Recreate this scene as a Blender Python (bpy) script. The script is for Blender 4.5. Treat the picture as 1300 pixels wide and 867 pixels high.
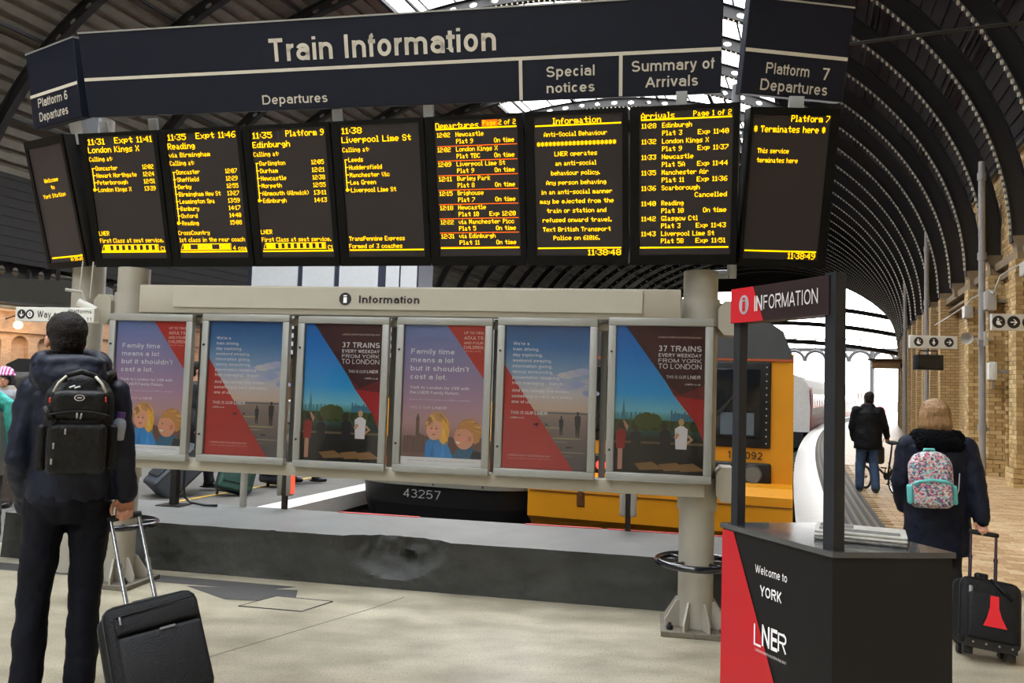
import bpy, bmesh, math, random
from math import sin, cos, pi, radians, sqrt, atan2
from mathutils import Vector, Matrix, noise
random.seed(7)
for _o in list(bpy.data.objects): bpy.data.objects.remove(_o)
SC = bpy.context.scene
COL = SC.collection

# ---------------------------------------------------------------- camera
cd = bpy.data.cameras.new('camera'); cam = bpy.data.objects.new('camera', cd); COL.objects.link(cam)
cd.sensor_width = 36.0; cd.lens = 36.0 * 1011.0 / 1300.0
cam.matrix_world = Matrix.Translation((0, 0, 1.55)) @ Matrix.Rotation(radians(90 + 3.2), 4, 'X') @ Matrix.Rotation(math.atan(0.031), 4, 'Z')
cd.clip_start = 0.05; cd.clip_end = 2000
SC.camera = cam
# ---------------------------------------------------------------- sky and exposure
W = bpy.data.worlds.new('sky'); SC.world = W; W.use_nodes = True
wn = W.node_tree; wn.nodes.clear()
w_out = wn.nodes.new('ShaderNodeOutputWorld'); w_bg = wn.nodes.new('ShaderNodeBackground')
w_tc = wn.nodes.new('ShaderNodeTexCoord'); w_sep = wn.nodes.new('ShaderNodeSeparateXYZ'); w_ramp = wn.nodes.new('ShaderNodeValToRGB')
wn.links.new(w_tc.outputs['Generated'], w_sep.inputs[0]); wn.links.new(w_sep.outputs['Z'], w_ramp.inputs[0])
w_ramp.color_ramp.elements[0].color = (1.0, 0.97, 0.93, 1); w_ramp.color_ramp.elements[1].color = (0.96, 0.97, 1.0, 1)
wn.links.new(w_ramp.outputs[0], w_bg.inputs['Color']); wn.links.new(w_bg.outputs[0], w_out.inputs[0])
w_bg.inputs['Strength'].default_value = 9.8
SC.view_settings.view_transform = 'Standard'; SC.view_settings.look = 'None'
SC.view_settings.exposure = 0.0; SC.view_settings.gamma = 1.0; SC.view_settings.use_curve_mapping = False

# ---------------------------------------------------------------- helpers
def lin(c):
    r = []
    for v in c[:3]:
        v = v / 255.0
        r.append(v / 12.92 if v <= 0.04045 else ((v + 0.055) / 1.055) ** 2.4)
    return (r[0], r[1], r[2], 1.0)

MATS = {}
def mat(name, rgb, rough=0.6, metal=0.0, var=0.08, scale=8.0, bump=0.0, bscale=40.0, spec=0.5, emit=None, estr=0.0, coat=0.0, squash=1.0):
    if name in MATS: return MATS[name]
    m = bpy.data.materials.new(name); m.use_nodes = True; nt = m.node_tree
    b = nt.nodes['Principled BSDF']
    b.inputs['Roughness'].default_value = rough; b.inputs['Metallic'].default_value = metal
    b.inputs['Specular IOR Level'].default_value = spec
    if coat: b.inputs['Coat Weight'].default_value = coat
    tc = nt.nodes.new('ShaderNodeTexCoord')
    nz = nt.nodes.new('ShaderNodeTexNoise'); nz.inputs['Scale'].default_value = scale; nz.inputs['Detail'].default_value = 4
    mp_ = nt.nodes.new('ShaderNodeMapping'); mp_.inputs['Scale'].default_value = (1, 1, squash); nt.links.new(tc.outputs['Object'], mp_.inputs[0])
    nt.links.new(mp_.outputs[0], nz.inputs['Vector'])
    mx = nt.nodes.new('ShaderNodeMix'); mx.data_type = 'RGBA'
    c = lin(rgb); k1 = 1 - var * 2; k2 = 1 + var * 2
    mx.inputs[6].default_value = (c[0] * k1, c[1] * k1, c[2] * k1, 1)
    mx.inputs[7].default_value = (min(1, c[0] * k2), min(1, c[1] * k2), min(1, c[2] * k2), 1)
    nt.links.new(nz.outputs['Fac'], mx.inputs[0]); nt.links.new(mx.outputs[2], b.inputs['Base Color'])
    if bump:
        n2 = nt.nodes.new('ShaderNodeTexNoise'); n2.inputs['Scale'].default_value = bscale; n2.inputs['Detail'].default_value = 5
        nt.links.new(mp_.outputs[0], n2.inputs['Vector'])
        bp = nt.nodes.new('ShaderNodeBump'); bp.inputs['Strength'].default_value = bump; bp.inputs['Distance'].default_value = 0.02
        nt.links.new(n2.outputs['Fac'], bp.inputs['Height']); nt.links.new(bp.outputs[0], b.inputs['Normal'])
    if emit:
        b.inputs['Emission Color'].default_value = (emit[0], emit[1], emit[2], 1); b.inputs['Emission Strength'].default_value = estr
    MATS[name] = m
    return m

def glass_mat(name, tint=(0.9, 0.93, 0.95), gloss=0.12, rough=0.03):
    m = bpy.data.materials.new(name); m.use_nodes = True; nt = m.node_tree; nt.nodes.clear()
    o = nt.nodes.new('ShaderNodeOutputMaterial'); t = nt.nodes.new('ShaderNodeBsdfTransparent'); g = nt.nodes.new('ShaderNodeBsdfGlossy')
    t.inputs[0].default_value = (*tint, 1); g.inputs['Roughness'].default_value = rough
    mx = nt.nodes.new('ShaderNodeMixShader'); fr = nt.nodes.new('ShaderNodeFresnel'); fr.inputs[0].default_value = 1.45
    nt.links.new(fr.outputs[0], mx.inputs[0]); nt.links.new(t.outputs[0], mx.inputs[1]); nt.links.new(g.outputs[0], mx.inputs[2])
    nt.links.new(mx.outputs[0], o.inputs[0]); MATS[name] = m
    return m

class MB:
    def __init__(s): s.v = []; s.f = []; s.mi = []; s.col = []; s.uv = None; s.m = 0; s.c = None; s.M = Matrix.Identity(4)
    def add(s, vs, fs):
        b = len(s.v); M = s.M
        s.v += [M @ Vector(p) for p in vs]
        for f in fs:
            s.f.append([b + i for i in f]); s.mi.append(s.m); s.col.append(s.c)
    def box(s, x0, x1, y0, y1, z0, z1):
        s.add([(x0,y0,z0),(x1,y0,z0),(x1,y1,z0),(x0,y1,z0),(x0,y0,z1),(x1,y0,z1),(x1,y1,z1),(x0,y1,z1)],
              [(3,2,1,0),(4,5,6,7),(0,1,5,4),(1,2,6,5),(2,3,7,6),(3,0,4,7)])
    def cbox(s, c, d): s.box(c[0]-d[0]/2, c[0]+d[0]/2, c[1]-d[1]/2, c[1]+d[1]/2, c[2]-d[2]/2, c[2]+d[2]/2)
    def hexa(s, p):  # 8 points, bottom ring then top ring
        s.add(p, [(3,2,1,0),(4,5,6,7),(0,1,5,4),(1,2,6,5),(2,3,7,6),(3,0,4,7)])
    def rbox(s, c, d, r, seg=3, M=None):
        bm = bmesh.new(); bmesh.ops.create_cube(bm, size=1.0)
        for v in bm.verts: v.co = Vector((v.co.x*d[0], v.co.y*d[1], v.co.z*d[2]))
        bmesh.ops.bevel(bm, geom=list(bm.edges), offset=min(r, min(d)*0.499), segments=seg, profile=0.5, affect='EDGES')
        M2 = M or Matrix.Identity(4)
        vs = [M2 @ (v.co + Vector(c)) for v in bm.verts]; fs = [[v.index for v in f.verts] for f in bm.faces]
        s.add(vs, fs); bm.free()
    def prism(s, poly, h0, h1, axis='z'):
        n = len(poly)
        def P(a, b, h): return (a, b, h) if axis == 'z' else ((a, h, b) if axis == 'y' else (h, a, b))
        vs = [P(a, b, h0) for a, b in poly] + [P(a, b, h1) for a, b in poly]
        s.add(vs, [tuple(range(n))[::-1], tuple(range(n, 2*n))] + [(i, (i+1) % n, n+(i+1) % n, n+i) for i in range(n)])
    def cyl(s, p0, p1, r0, r1=None, n=16, caps=True):
        r1 = r0 if r1 is None else r1
        p0 = Vector(p0); p1 = Vector(p1); d = (p1-p0).normalized()
        a = d.orthogonal().normalized(); b = d.cross(a)
        vs = [p0 + (a*cos(2*pi*i/n) + b*sin(2*pi*i/n))*r0 for i in range(n)] + [p1 + (a*cos(2*pi*i/n) + b*sin(2*pi*i/n))*r1 for i in range(n)]
        fs = [(i, (i+1) % n, n+(i+1) % n, n+i) for i in range(n)]
        if caps: fs += [tuple(range(n))[::-1], tuple(range(n, 2*n))]
        s.add(vs, fs)
    def caps(s, p0, p1, r0, r1=None, n=12, k=4):
        r1 = r0 if r1 is None else r1
        p0 = Vector(p0); p1 = Vector(p1); d = (p1-p0)
        d = d.normalized() if d.length > 1e-6 else Vector((0,0,1))
        a = d.orthogonal().normalized(); b = d.cross(a); rings = []
        for j in range(1, k+1):
            t = pi/2*j/k; rings.append((p0 - d*r0*cos(t), r0*sin(t)))
        for j in range(k, 0, -1):
            t = pi/2*j/k; rings.append((p1 + d*r1*cos(t), r1*sin(t)))
        s._rings([(c, a, b, r, r) for c, r in rings], p0-d*r0, p1+d*r1, n)
    def _rings(s, rings, s0, s1, n):
        vs = [s0]; 
        for c, a, b, ra, rb in rings: vs += [c + a*cos(2*pi*i/n)*ra + b*sin(2*pi*i/n)*rb for i in range(n)]
        vs.append(s1); m = len(rings); fs = []
        for i in range(n): fs.append((0, 1+(i+1) % n, 1+i))
        for j in range(m-1):
            for i in range(n):
                q = 1+j*n; fs.append((q+i, q+(i+1) % n, q+n+(i+1) % n, q+n+i))
        q = 1+(m-1)*n
        for i in range(n): fs.append((q+i, q+(i+1) % n, len(vs)-1))
        s.add(vs, fs)
    def ell(s, c, r, n=16, k=10, M=None):
        c = Vector(c); R = M or Matrix.Identity(3)
        X = R @ Vector((1,0,0)); Y = R @ Vector((0,1,0)); Z = R @ Vector((0,0,1)); rings = []
        for j in range(1, k):
            t = pi*j/k; rings.append((c - Z*r[2]*cos(t), X, Y, r[0]*sin(t), r[1]*sin(t)))
        s._rings(rings, c-Z*r[2], c+Z*r[2], n)
    def loft(s, secs, n=20):  # secs: (x,y,z,rx,ry)
        rings = [(Vector(q[:3]), Vector((1,0,0)), Vector((0,1,0)), q[3], q[4]) for q in secs]
        s._rings(rings, rings[0][0]-Vector((0,0,.005)), rings[-1][0]+Vector((0,0,.005)), n)
    def tube(s, pts, r, n=8, closed=False):
        pts = [Vector(p) for p in pts]; m = len(pts); vs = []; fs = []; up = None
        for i, p in enumerate(pts):
            if closed: d = (pts[(i+1) % m]-pts[i-1]).normalized()
            else: d = (pts[min(i+1, m-1)]-pts[max(i-1, 0)]).normalized()
            if up is None: a = d.orthogonal().normalized()
            else: a = (up - d*up.dot(d)).normalized()
            up = a; b = d.cross(a); rr = r[i] if isinstance(r, (list, tuple)) else r
            vs += [p + (a*cos(2*pi*k/n)+b*sin(2*pi*k/n))*rr for k in range(n)]
        for i in range(m if closed else m-1):
            j = (i+1) % m
            for k in range(n): fs.append((i*n+k, i*n+(k+1) % n, j*n+(k+1) % n, j*n+k))
        if not closed: fs += [tuple(range(n))[::-1], tuple(range((m-1)*n, m*n))]
        s.add(vs, fs)
    def lathe(s, prof, c=(0,0,0), n=24):
        vs = []; fs = []; m = len(prof)
        for r, z in prof: vs += [(c[0]+r*cos(2*pi*k/n), c[1]+r*sin(2*pi*k/n), c[2]+z) for k in range(n)]
        for j in range(m-1):
            for k in range(n): fs.append((j*n+k, j*n+(k+1) % n, (j+1)*n+(k+1) % n, (j+1)*n+k))
        fs += [tuple(range(n))[::-1], tuple(range((m-1)*n, m*n))]
        s.add(vs, fs)
    def mesh(s, name, mats, smooth=False, ang=None):
        me = bpy.data.meshes.new(name); me.from_pydata([tuple(v) for v in s.v], [], s.f)
        for m in (mats if isinstance(mats, (list, tuple)) else [mats]): me.materials.append(m)
        me.polygons.foreach_set('material_index', s.mi)
        if any(c is not None for c in s.col):
            ca = me.color_attributes.new('Col', 'FLOAT_COLOR', 'CORNER'); data = []
            for p, c in zip(me.polygons, s.col):
                c = c or (1,1,1,1)
                if isinstance(c[0], (tuple, list)):
                    for q in c: data += q
                else:
                    for _ in p.vertices: data += c
            ca.data.foreach_set('color', data)
        if s.uv is not None:
            ul = me.uv_layers.new(name='UVMap')
            for p in me.polygons:
                for li, vi in zip(p.loop_indices, p.vertices): ul.data[li].uv = s.uv[vi]
        if smooth: me.polygons.foreach_set('use_smooth', [True]*len(me.polygons))
        me.update()
        if ang and smooth: me.set_sharp_from_angle(angle=radians(ang))
        return me

def link(name, me, parent=None, M=None):
    o = bpy.data.objects.new(name, me); COL.objects.link(o)
    if parent is not None: o.parent = parent
    if M is not None: o.matrix_local = M
    return o
def tag(o, label=None, cat=None, group=None, kind=None):
    if label: o['label'] = label
    if cat: o['category'] = cat
    if group: o['group'] = group
    if kind: o['kind'] = kind
    return o
def part(name, mb, mats, parent=None, smooth=False, ang=None, label=None, kind=None, M=None):
    o = link(name, mb.mesh(name, mats, smooth, ang), parent, M)
    return tag(o, label, None, None, kind)
def thing(name, label, cat, loc=(0,0,0), rotz=0, group=None, M=None, kind=None):
    o = bpy.data.objects.new(name, None); COL.objects.link(o); o.empty_display_size = .1
    if M is not None: o.matrix_world = M
    else: o.location = loc; o.rotation_euler = (0,0,rotz)
    return tag(o, label, cat, group, kind)
def dup(root, loc=None, rotz=None, label=None, group=None):
    def cp(o, par):
        c = o.copy(); COL.objects.link(c)
        if par is not None: c.parent = par
        for ch in [q for q in COL.objects if q.parent == o]: cp(ch, c)
        return c
    c = cp(root, None)
    if loc is not None: c.location = loc
    if rotz is not None: c.rotation_euler = (0,0,rotz)
    if label: c['label'] = label
    if group: c['group'] = group
    return c
def one(name, mb, mats, label, cat, group=None, smooth=False, ang=None, kind=None, M=None):
    o = link(name, mb.mesh(name, mats, smooth, ang), None, M)
    return tag(o, label, cat, group, kind)

def remeshed(mb, vox, disp=0.0, dscale=0.12, smooth_it=3):
    """one continuous surface out of overlapping closed forms"""
    me = mb.mesh('tmp', [mat('tmp_grey', (128,128,128))]); o = bpy.data.objects.new('tmp', me); COL.objects.link(o)
    m = o.modifiers.new('r', 'REMESH'); m.mode = 'VOXEL'; m.voxel_size = vox; m.use_smooth_shade = True
    if smooth_it:
        q = o.modifiers.new('s', 'SMOOTH'); q.iterations = smooth_it; q.factor = 0.5
    if disp:
        tx = bpy.data.textures.new('folds', 'CLOUDS'); tx.noise_scale = dscale; tx.noise_depth = 2
        d = o.modifiers.new('d', 'DISPLACE'); d.texture = tx; d.strength = disp; d.mid_level = 0.5; d.texture_coords = 'LOCAL'
    dg = bpy.context.evaluated_depsgraph_get(); dg.update()
    r = bpy.data.meshes.new_from_object(o.evaluated_get(dg))
    bpy.data.objects.remove(o); r.materials.clear()
    return r
def blob(name, mb, mtl, parent, vox=0.012, disp=0.0, dscale=0.12, smooth_it=3, label=None):
    me = remeshed(mb, vox, disp, dscale, smooth_it); me.materials.append(mtl)
    o = link(name, me, parent)
    return tag(o, label)

# curved station axes: t along the platform, r to the right of the camera's own line
T0 = radians(17.1); RR = 350.0
def head(t): return T0 + t/RR
def TR(t, r, z=0.0):
    h = head(t)
    return (RR*(cos(T0)-cos(h)) + r*cos(h), RR*(sin(h)-sin(T0)) - r*sin(h), z)
def MTR(t, r=0.0, z=0.0):
    return Matrix.Translation(TR(t, r, z)) @ Matrix.Rotation(-head(t), 4, 'Z')
def frame(O, X, Yp):   # plane frame from origin, point on its x axis, point above
    O = Vector(O); ux = (Vector(X)-O); w = ux.length; ux.normalize(); uy = Vector(Yp)-O; uy -= ux*uy.dot(ux); h = uy.length; uy.normalize()
    n = ux.cross(uy)
    return Matrix(((ux.x, uy.x, n.x, O.x), (ux.y, uy.y, n.y, O.y), (ux.z, uy.z, n.z, O.z), (0,0,0,1))), w, h

# ---------------------------------------------------------------- lettering
_tc = {}
_ADV = dict(zip('abcdefghijklmnopqrstuvwxyz', (556,556,500,556,556,278,556,556,222,222,500,222,833,556,556,556,556,333,500,278,556,500,722,500,500,500)))
_ADV.update(zip('ABCDEFGHIJKLMNOPQRSTUVWXYZ', (667,667,722,722,667,611,778,722,278,500,667,556,833,722,778,667,778,722,667,611,722,667,944,667,667,611)))
_ADV.update({' ':278,'.':278,',':278,"'":191,'&':667,'/':278,'-':333,':':278,'!':278})
def _arc(cx, cy, rx, ry, a0, a1, n=12): return [(cx+rx*cos(radians(a0+(a1-a0)*i/n)), cy+ry*sin(radians(a0+(a1-a0)*i/n))) for i in range(n+1)]
def glyph(c, w):
    """centre lines of a plain grotesque letter, cap height 1"""
    W_ = _ADV.get(c, 556)/718.0; p = w/2; x = .735; sb = (.075 if W_ > .45 else .03)+p; l = sb; r = W_-sb; m = (l+r)/2; h = (r-l)/2; X = x-p; C = 1-p
    R = min(h, .26); oy = x/2; ory = x/2-p; S = []
    def o_(cx=m, rx=h): S.append(_arc(cx, oy, rx, ory, 0, 360, 22))
    k = c
    if k == 'a': S += [[*_arc(m, X-.17, h, .17, 165, 0), (r,.0)], _arc(m-.0, p+.185, h, .185, 0, 360, 20)]
    elif k == 'b': S.append([(l,0),(l,1)]); o_()
    elif k == 'c': S.append(_arc(m, oy, h, ory, 42, 318, 18))
    elif k == 'd': S.append([(r,0),(r,1)]); o_()
    elif k == 'e': S += [[(l,oy),(r,oy)], _arc(m, oy, h, ory, 0, 322, 20)]
    elif k == 'f': m0 = W_*.45; S += [[(m0,0), (m0,C-.12), *_arc(m0+.13, C-.13, .13, .13, 180, 100, 6)], [(m0-.13,X),(m0+.19,X)]]
    elif k == 'g': o_(); S.append([(r,x),(r,-.10), *_arc(m, -.08, h, .14, 0, -155, 10)])
    elif k in 'hn': S += [[(l,0),(l,1 if k == 'h' else x)], [*_arc(m, X-R, h, R, 180, 0), (r,0)]]
    elif k == 'i': m0 = W_/2; S += [[(m0,0),(m0,x)], [(m0,.87),(m0,1)]]
    elif k == 'j': m0 = W_/2; S += [[(m0,x),(m0,-.12),(m0-.1,-.2)], [(m0,.87),(m0,1)]]
    elif k == 'k': S += [[(l,0),(l,1)], [(l,.28),(r-.02,x)], [(l+.17,.42),(r+.02,0)]]
    elif k == 'l': m0 = W_/2; S.append([(m0,0),(m0,1)])
    elif k == 'm':
        h2 = (r-l)/4; S.append([(l,0),(l,x)])
        for q in (l+h2, l+3*h2): S.append([*_arc(q, X-.2, h2, .2, 180, 0), (q+h2,0)])
    elif k == 'o': o_()
    elif k == 'p': S.append([(l,-.27),(l,x)]); o_()
    elif k == 'q': S.append([(r,-.27),(r,x)]); o_()
    elif k == 'r': S += [[(l,0),(l,x)], _arc(l+.22, X-.26, .22, .26, 180, 80, 8)]
    elif k in 'sS':
        H_ = x if k == 's' else 1.0; q = (H_/2-p)/2; S.append(_arc(m, H_-p-q, h*.94, q, 25, 270, 14)[:-1]+_arc(m, p+q, h, q, 90, -155, 14))
    elif k == 't': m0 = W_*.45; S += [[(m0,.91),(m0,p+.12), *_arc(m0+.12, p+.12, .12, .12, 180, 275, 6)], [(m0-.17,X),(m0+.21,X)]]
    elif k == 'u': S += [[(r,0),(r,x)], [(l,x), *_arc(m, p+R, h, R, 180, 360)]]
    elif k in 'vV': t = x if k == 'v' else 1; S += [[(l-.04,t),(m,p*.6)], [(r+.04,t),(m,p*.6)]]
    elif k in 'wW': t = x if k == 'w' else 1; q = (r-l)/4; S += [[(l-.03,t),(l+q,p*.6)], [(l+q,p*.6),(m,t-.03)], [(m,t-.03),(r-q,p*.6)], [(r-q,p*.6),(r+.03,t)]]
    elif k in 'xX': t = x if k == 'x' else 1; S += [[(l-.03,0),(r+.03,t)], [(l-.03,t),(r+.03,0)]]
    elif k == 'y': S += [[(l-.04,x),(m+.01,.06)], [(r+.04,x),(m-.02,-.12),(l+.06,-.20),(l-.02,-.20)]]
    elif k in 'zZ': t = X if k == 'z' else C; S += [[(l-.02,t),(r,t)], [(r,t),(l,p)], [(l-.02,p),(r+.02,p)]]
    elif k == 'A': S += [[(l-.06,0),(m,C)], [(r+.06,0),(m,C)], [(l+.09,.32),(r-.09,.32)]]
    elif k == 'B': S += [[(l,0),(l,1)]]+[[(l,t), (r-.2,t), *_arc(r-.2, (t+u)/2, .2-(.03 if t > .6 else 0), (t-u)/2, 90, -90), (l,u)] for t, u in ((C,.52),(.52,p))]
    elif k == 'C': S.append(_arc(m, .5, h, .5-p, 38, 322, 22))
    elif k == 'D': S += [[(l,0),(l,1)], [(l,C),(m-.02,C), *_arc(m-.02, .5, r-m+.02, .5-p, 90, -90, 14), (l,p)]]
    elif k in 'EF': S += [[(l,0),(l,1)], [(l,C),(r,C)], [(l,.52),(r-.04,.52)]]+([[(l,p),(r,p)]] if k == 'E' else [])
    elif k == 'G': S += [_arc(m, .5, h, .5-p, 40, 330, 22), [(m+.04,.46),(r,.46),(r,0)]]
    elif k == 'H': S += [[(l,0),(l,1)], [(r,0),(r,1)], [(l,.52),(r,.52)]]
    elif k == 'I': m0 = W_/2; S.append([(m0,0),(m0,1)])
    elif k == 'J': S.append([(r,1), *_arc(m, p+.22, h, .22, 0, -180)])
    elif k == 'K': S += [[(l,0),(l,1)], [(l,.32),(r,1)], [(l+.2,.5),(r+.03,0)]]
    elif k == 'L': S += [[(l,0),(l,1)], [(l,p),(r,p)]]
    elif k == 'M': S += [[(l,0),(l,1)], [(r,0),(r,1)], [(l,.96),(m,.04)], [(r,.96),(m,.04)]]
    elif k == 'N': S += [[(l,0),(l,1)], [(r,0),(r,1)], [(l,.95),(r,.05)]]
    elif k in 'OQ': S.append(_arc(m, .5, h, .5-p, 0, 360, 26)); S += [[(m+.1,.25),(r+.03,0)]] if k == 'Q' else []
    elif k in 'PR': S += [[(l,0),(l,1)], [(l,C), (r-.22,C), *_arc(r-.22, .72, .22, C-.72, 90, -90), (l,.72*2-C)]]+([[(m+.03,.46),(r,0)]] if k == 'R' else [])
    elif k == 'T': S += [[(m,0),(m,1)], [(l-.07,C),(r+.07,C)]]
    elif k == 'U': S.append([(l,1), *_arc(m, p+.26, h, .26, 180, 360), (r,1)])
    elif k == 'Y': S += [[(l-.05,1),(m,.42)], [(r+.05,1),(m,.42)], [(m,0),(m,.45)]]
    elif k == '0': S.append(_arc(m, .5, h, .5-p, 0, 360, 22))
    elif k == '1': S += [[(m+.05,0),(m+.05,1)], [(m+.05,.9),(l+.03,.74)]]
    elif k == '2': S.append([*_arc(m, C-.24, h, .24, 165, -35, 10), (l,p), (r,p)])
    elif k == '3': S += [_arc(m, .735, h*.92, C-.735, 150, -90, 12), _arc(m, .29, h, .29-p, 90, -150, 12)]
    elif k == '4': S += [[(r-.10,0),(r-.10,1)], [(r-.10,.95),(l,.28)], [(l-.02,.28),(r+.04,.28)]]
    elif k == '5': S.append([(r-.03,C),(l+.06,C),(l+.02,.50), *_arc(m, .33, h, .33-p, 125, -150, 14)])
    elif k == '6': S += [_arc(m, .32, h, .32-p, 0, 360, 18), [(l,.32), *_arc(m, .58, h, C-.58, 180, 35, 10)]]
    elif k == '7': S.append([(l,C),(r,C),(m-.06,0)])
    elif k == '8': S += [_arc(m, .745, h*.88, C-.745, 0, 360, 16), _arc(m, .28, h, .28-p, 0, 360, 18)]
    elif k == '9': S += [_arc(m, .68, h, C-.68, 0, 360, 18), [(r,.68), *_arc(m, .42, h, .42-p, 0, -145, 10)]]
    elif k == '&': S += [_arc(m-.05, .77, .16, C-.77, 0, 360, 14), [(m-.17,.66),(r+.05,0)], [(m+.05,.60),(l,.34),(l+.02,.16),(m-.05,p),(r-.08,.2),(r,.42)]]
    elif k == '\u00a3': S += [[(l,p),(r,p)], [(l+.12,p),(l+.12,.7), *_arc(m+.02, .72, h-.1, C-.72, 180, 20, 8)], [(l-.02,.48),(m+.1,.48)]]
    elif k in '.,:': m0 = W_/2; S.append([(m0,0),(m0,.15)]); S += [[(m0,.5),(m0,.65)]] if k == ':' else []; S += [[(m0,0),(m0-.05,-.12)]] if k == ',' else []
    elif k == "'": S.append([(W_/2,.72),(W_/2,1)])
    elif k == '/': S.append([(l-.05,0),(r+.05,1)])
    elif k == '-': S.append([(l,.4),(r,.4)])
    return W_, S
def ribbon(pts, w):
    n = len(pts); closed = n > 3 and abs(pts[0][0]-pts[-1][0])+abs(pts[0][1]-pts[-1][1]) < 1e-6
    if closed: pts = pts[:-1]; n -= 1
    L = []; Rr = []
    for i in range(n):
        a = Vector(pts[(i-1) % n]) if (closed or i) else None; b = Vector(pts[i]); c = Vector(pts[(i+1) % n]) if (closed or i < n-1) else None
        d1 = (b-a).normalized() if a is not None else (c-b).normalized(); d2 = (c-b).normalized() if c is not None else d1
        n1 = Vector((-d1.y,d1.x)); n2 = Vector((-d2.y,d2.x)); q = n1+n2
        q = q.normalized() if q.length > 1e-3 else n1
        k = w/2/max(.45, q.dot(n1)); L.append(b+q*k); Rr.append(b-q*k)
    vs = L+Rr; m_ = n if closed else n-1
    return [(v.x, v.y) for v in vs], [(n+i, n+(i+1) % n, (i+1) % n, i) for i in range(m_)]
def text_geo(s, bold=0.0):
    k = (s, bold)
    if k in _tc: return _tc[k]
    w = .125+bold*2.4; x = 0; vs = []; fs = []
    for ch in s:
        adv, S = glyph(ch, w) if ch != ' ' else (278/718, [])
        for st in S:
            a, f = ribbon(st, w); b0 = len(vs); vs += [Vector((x+p_[0], p_[1], 0)) for p_ in a]; fs += [tuple(b0+i for i in q) for q in f]
        x += adv
    x0 = min(v.x for v in vs); x1 = max(v.x for v in vs)
    _tc[k] = ([Vector((v.x-x0, v.y, 0)) for v in vs], fs, x1-x0)
    return _tc[k]
CAP = 1.0
class Print(MB):
    """flat print or lettering in a local x-y plane, z is the height of each layer"""
    z = 0.001
    def poly(s, pts, col=None, z=None):
        if col is not None: s.c = lin(col)
        z = s.z if z is None else z
        s.add([(a, b, z) for a, b in pts], [tuple(range(len(pts)))])
    def rect(s, x0, x1, y0, y1, col=None, z=None): s.poly([(x0,y0),(x1,y0),(x1,y1),(x0,y1)], col, z)
    def grad(s, x0, x1, stops, z=None):   # stops (y, colour) bottom to top
        z = s.z if z is None else z
        for (ya, ca), (yb, cb) in zip(stops, stops[1:]):
            a = lin(ca); b = lin(cb); s.c = (a, a, b, b)
            s.add([(x0,ya,z),(x1,ya,z),(x1,yb,z),(x0,yb,z)], [(0,1,2,3)])
        s.c = None
    def disc(s, cx, cy, rx, ry=None, col=None, z=None, n=24, a0=0, a1=2*pi):
        ry = rx if ry is None else ry
        s.poly([(cx+rx*cos(a0+(a1-a0)*i/n), cy+ry*sin(a0+(a1-a0)*i/n)) for i in range(n)], col, z)
    def ring(s, cx, cy, r0, r1, col=None, z=None, n=24, a0=0, a1=2*pi):
        z = s.z if z is None else z
        if col is not None: s.c = lin(col)
        for i in range(n):
            a = a0+(a1-a0)*i/n; b = a0+(a1-a0)*(i+1)/n
            s.add([(cx+r0*cos(a),cy+r0*sin(a),z),(cx+r1*cos(a),cy+r1*sin(a),z),(cx+r1*cos(b),cy+r1*sin(b),z),(cx+r0*cos(b),cy+r0*sin(b),z)], [(0,1,2,3)])
    def text(s, t, x0, y, h, x1=None, col=None, bold=0.0, z=None, align='l'):
        """cap height h, baseline y, squeezed to span x0..x1 if x1 is given"""
        vs, fs, w = text_geo(t, bold); z = s.z if z is None else z
        ky = h/CAP; kx = (x1-x0)/w if x1 is not None else ky
        if x1 is None and align == 'c': x0 -= w*kx/2
        if x1 is None and align == 'r': x0 -= w*kx
        if col is not None: s.c = lin(col)
        s.add([(x0+v.x*kx, y+v.y*ky, z) for v in vs], fs)

m = bpy.data.materials.new('print'); m.use_nodes = True; nt = m.node_tree
_a = nt.nodes.new('ShaderNodeAttribute'); _a.attribute_name = 'Col'
_g = nt.nodes.new('ShaderNodeMix'); _g.data_type = 'RGBA'; _g.blend_type = 'MULTIPLY'; _g.inputs[0].default_value = 1; _g.inputs[7].default_value = (1.35, 1.35, 1.35, 1); _g.clamp_result = True
nt.links.new(_a.outputs['Color'], _g.inputs[6]); nt.links.new(_g.outputs[2], nt.nodes['Principled BSDF'].inputs['Base Color']); nt.nodes['Principled BSDF'].inputs['Roughness'].default_value = 0.35
MATS['print'] = m; PRINT = m
PRINT2 = PRINT.copy(); PRINT2.name = 'printed_vinyl'
for _n in PRINT2.node_tree.nodes:
    if _n.type == 'MIX': _n.inputs[7].default_value = (.85,.85,.85,1)
def led_mat(name, e):
    m = bpy.data.materials.new(name); m.use_nodes = True; nt = m.node_tree; nt.nodes.clear()
    o = nt.nodes.new('ShaderNodeOutputMaterial'); em = nt.nodes.new('ShaderNodeEmission'); em.inputs[0].default_value = (*e, 1); em.inputs[1].default_value = 1.0
    nt.links.new(em.outputs[0], o.inputs[0]); return m
LED = led_mat('led_amber', (2.6, 1.35, 0.0)); LEDR = led_mat('led_orange', (1.6, 0.22, 0.01))
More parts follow.
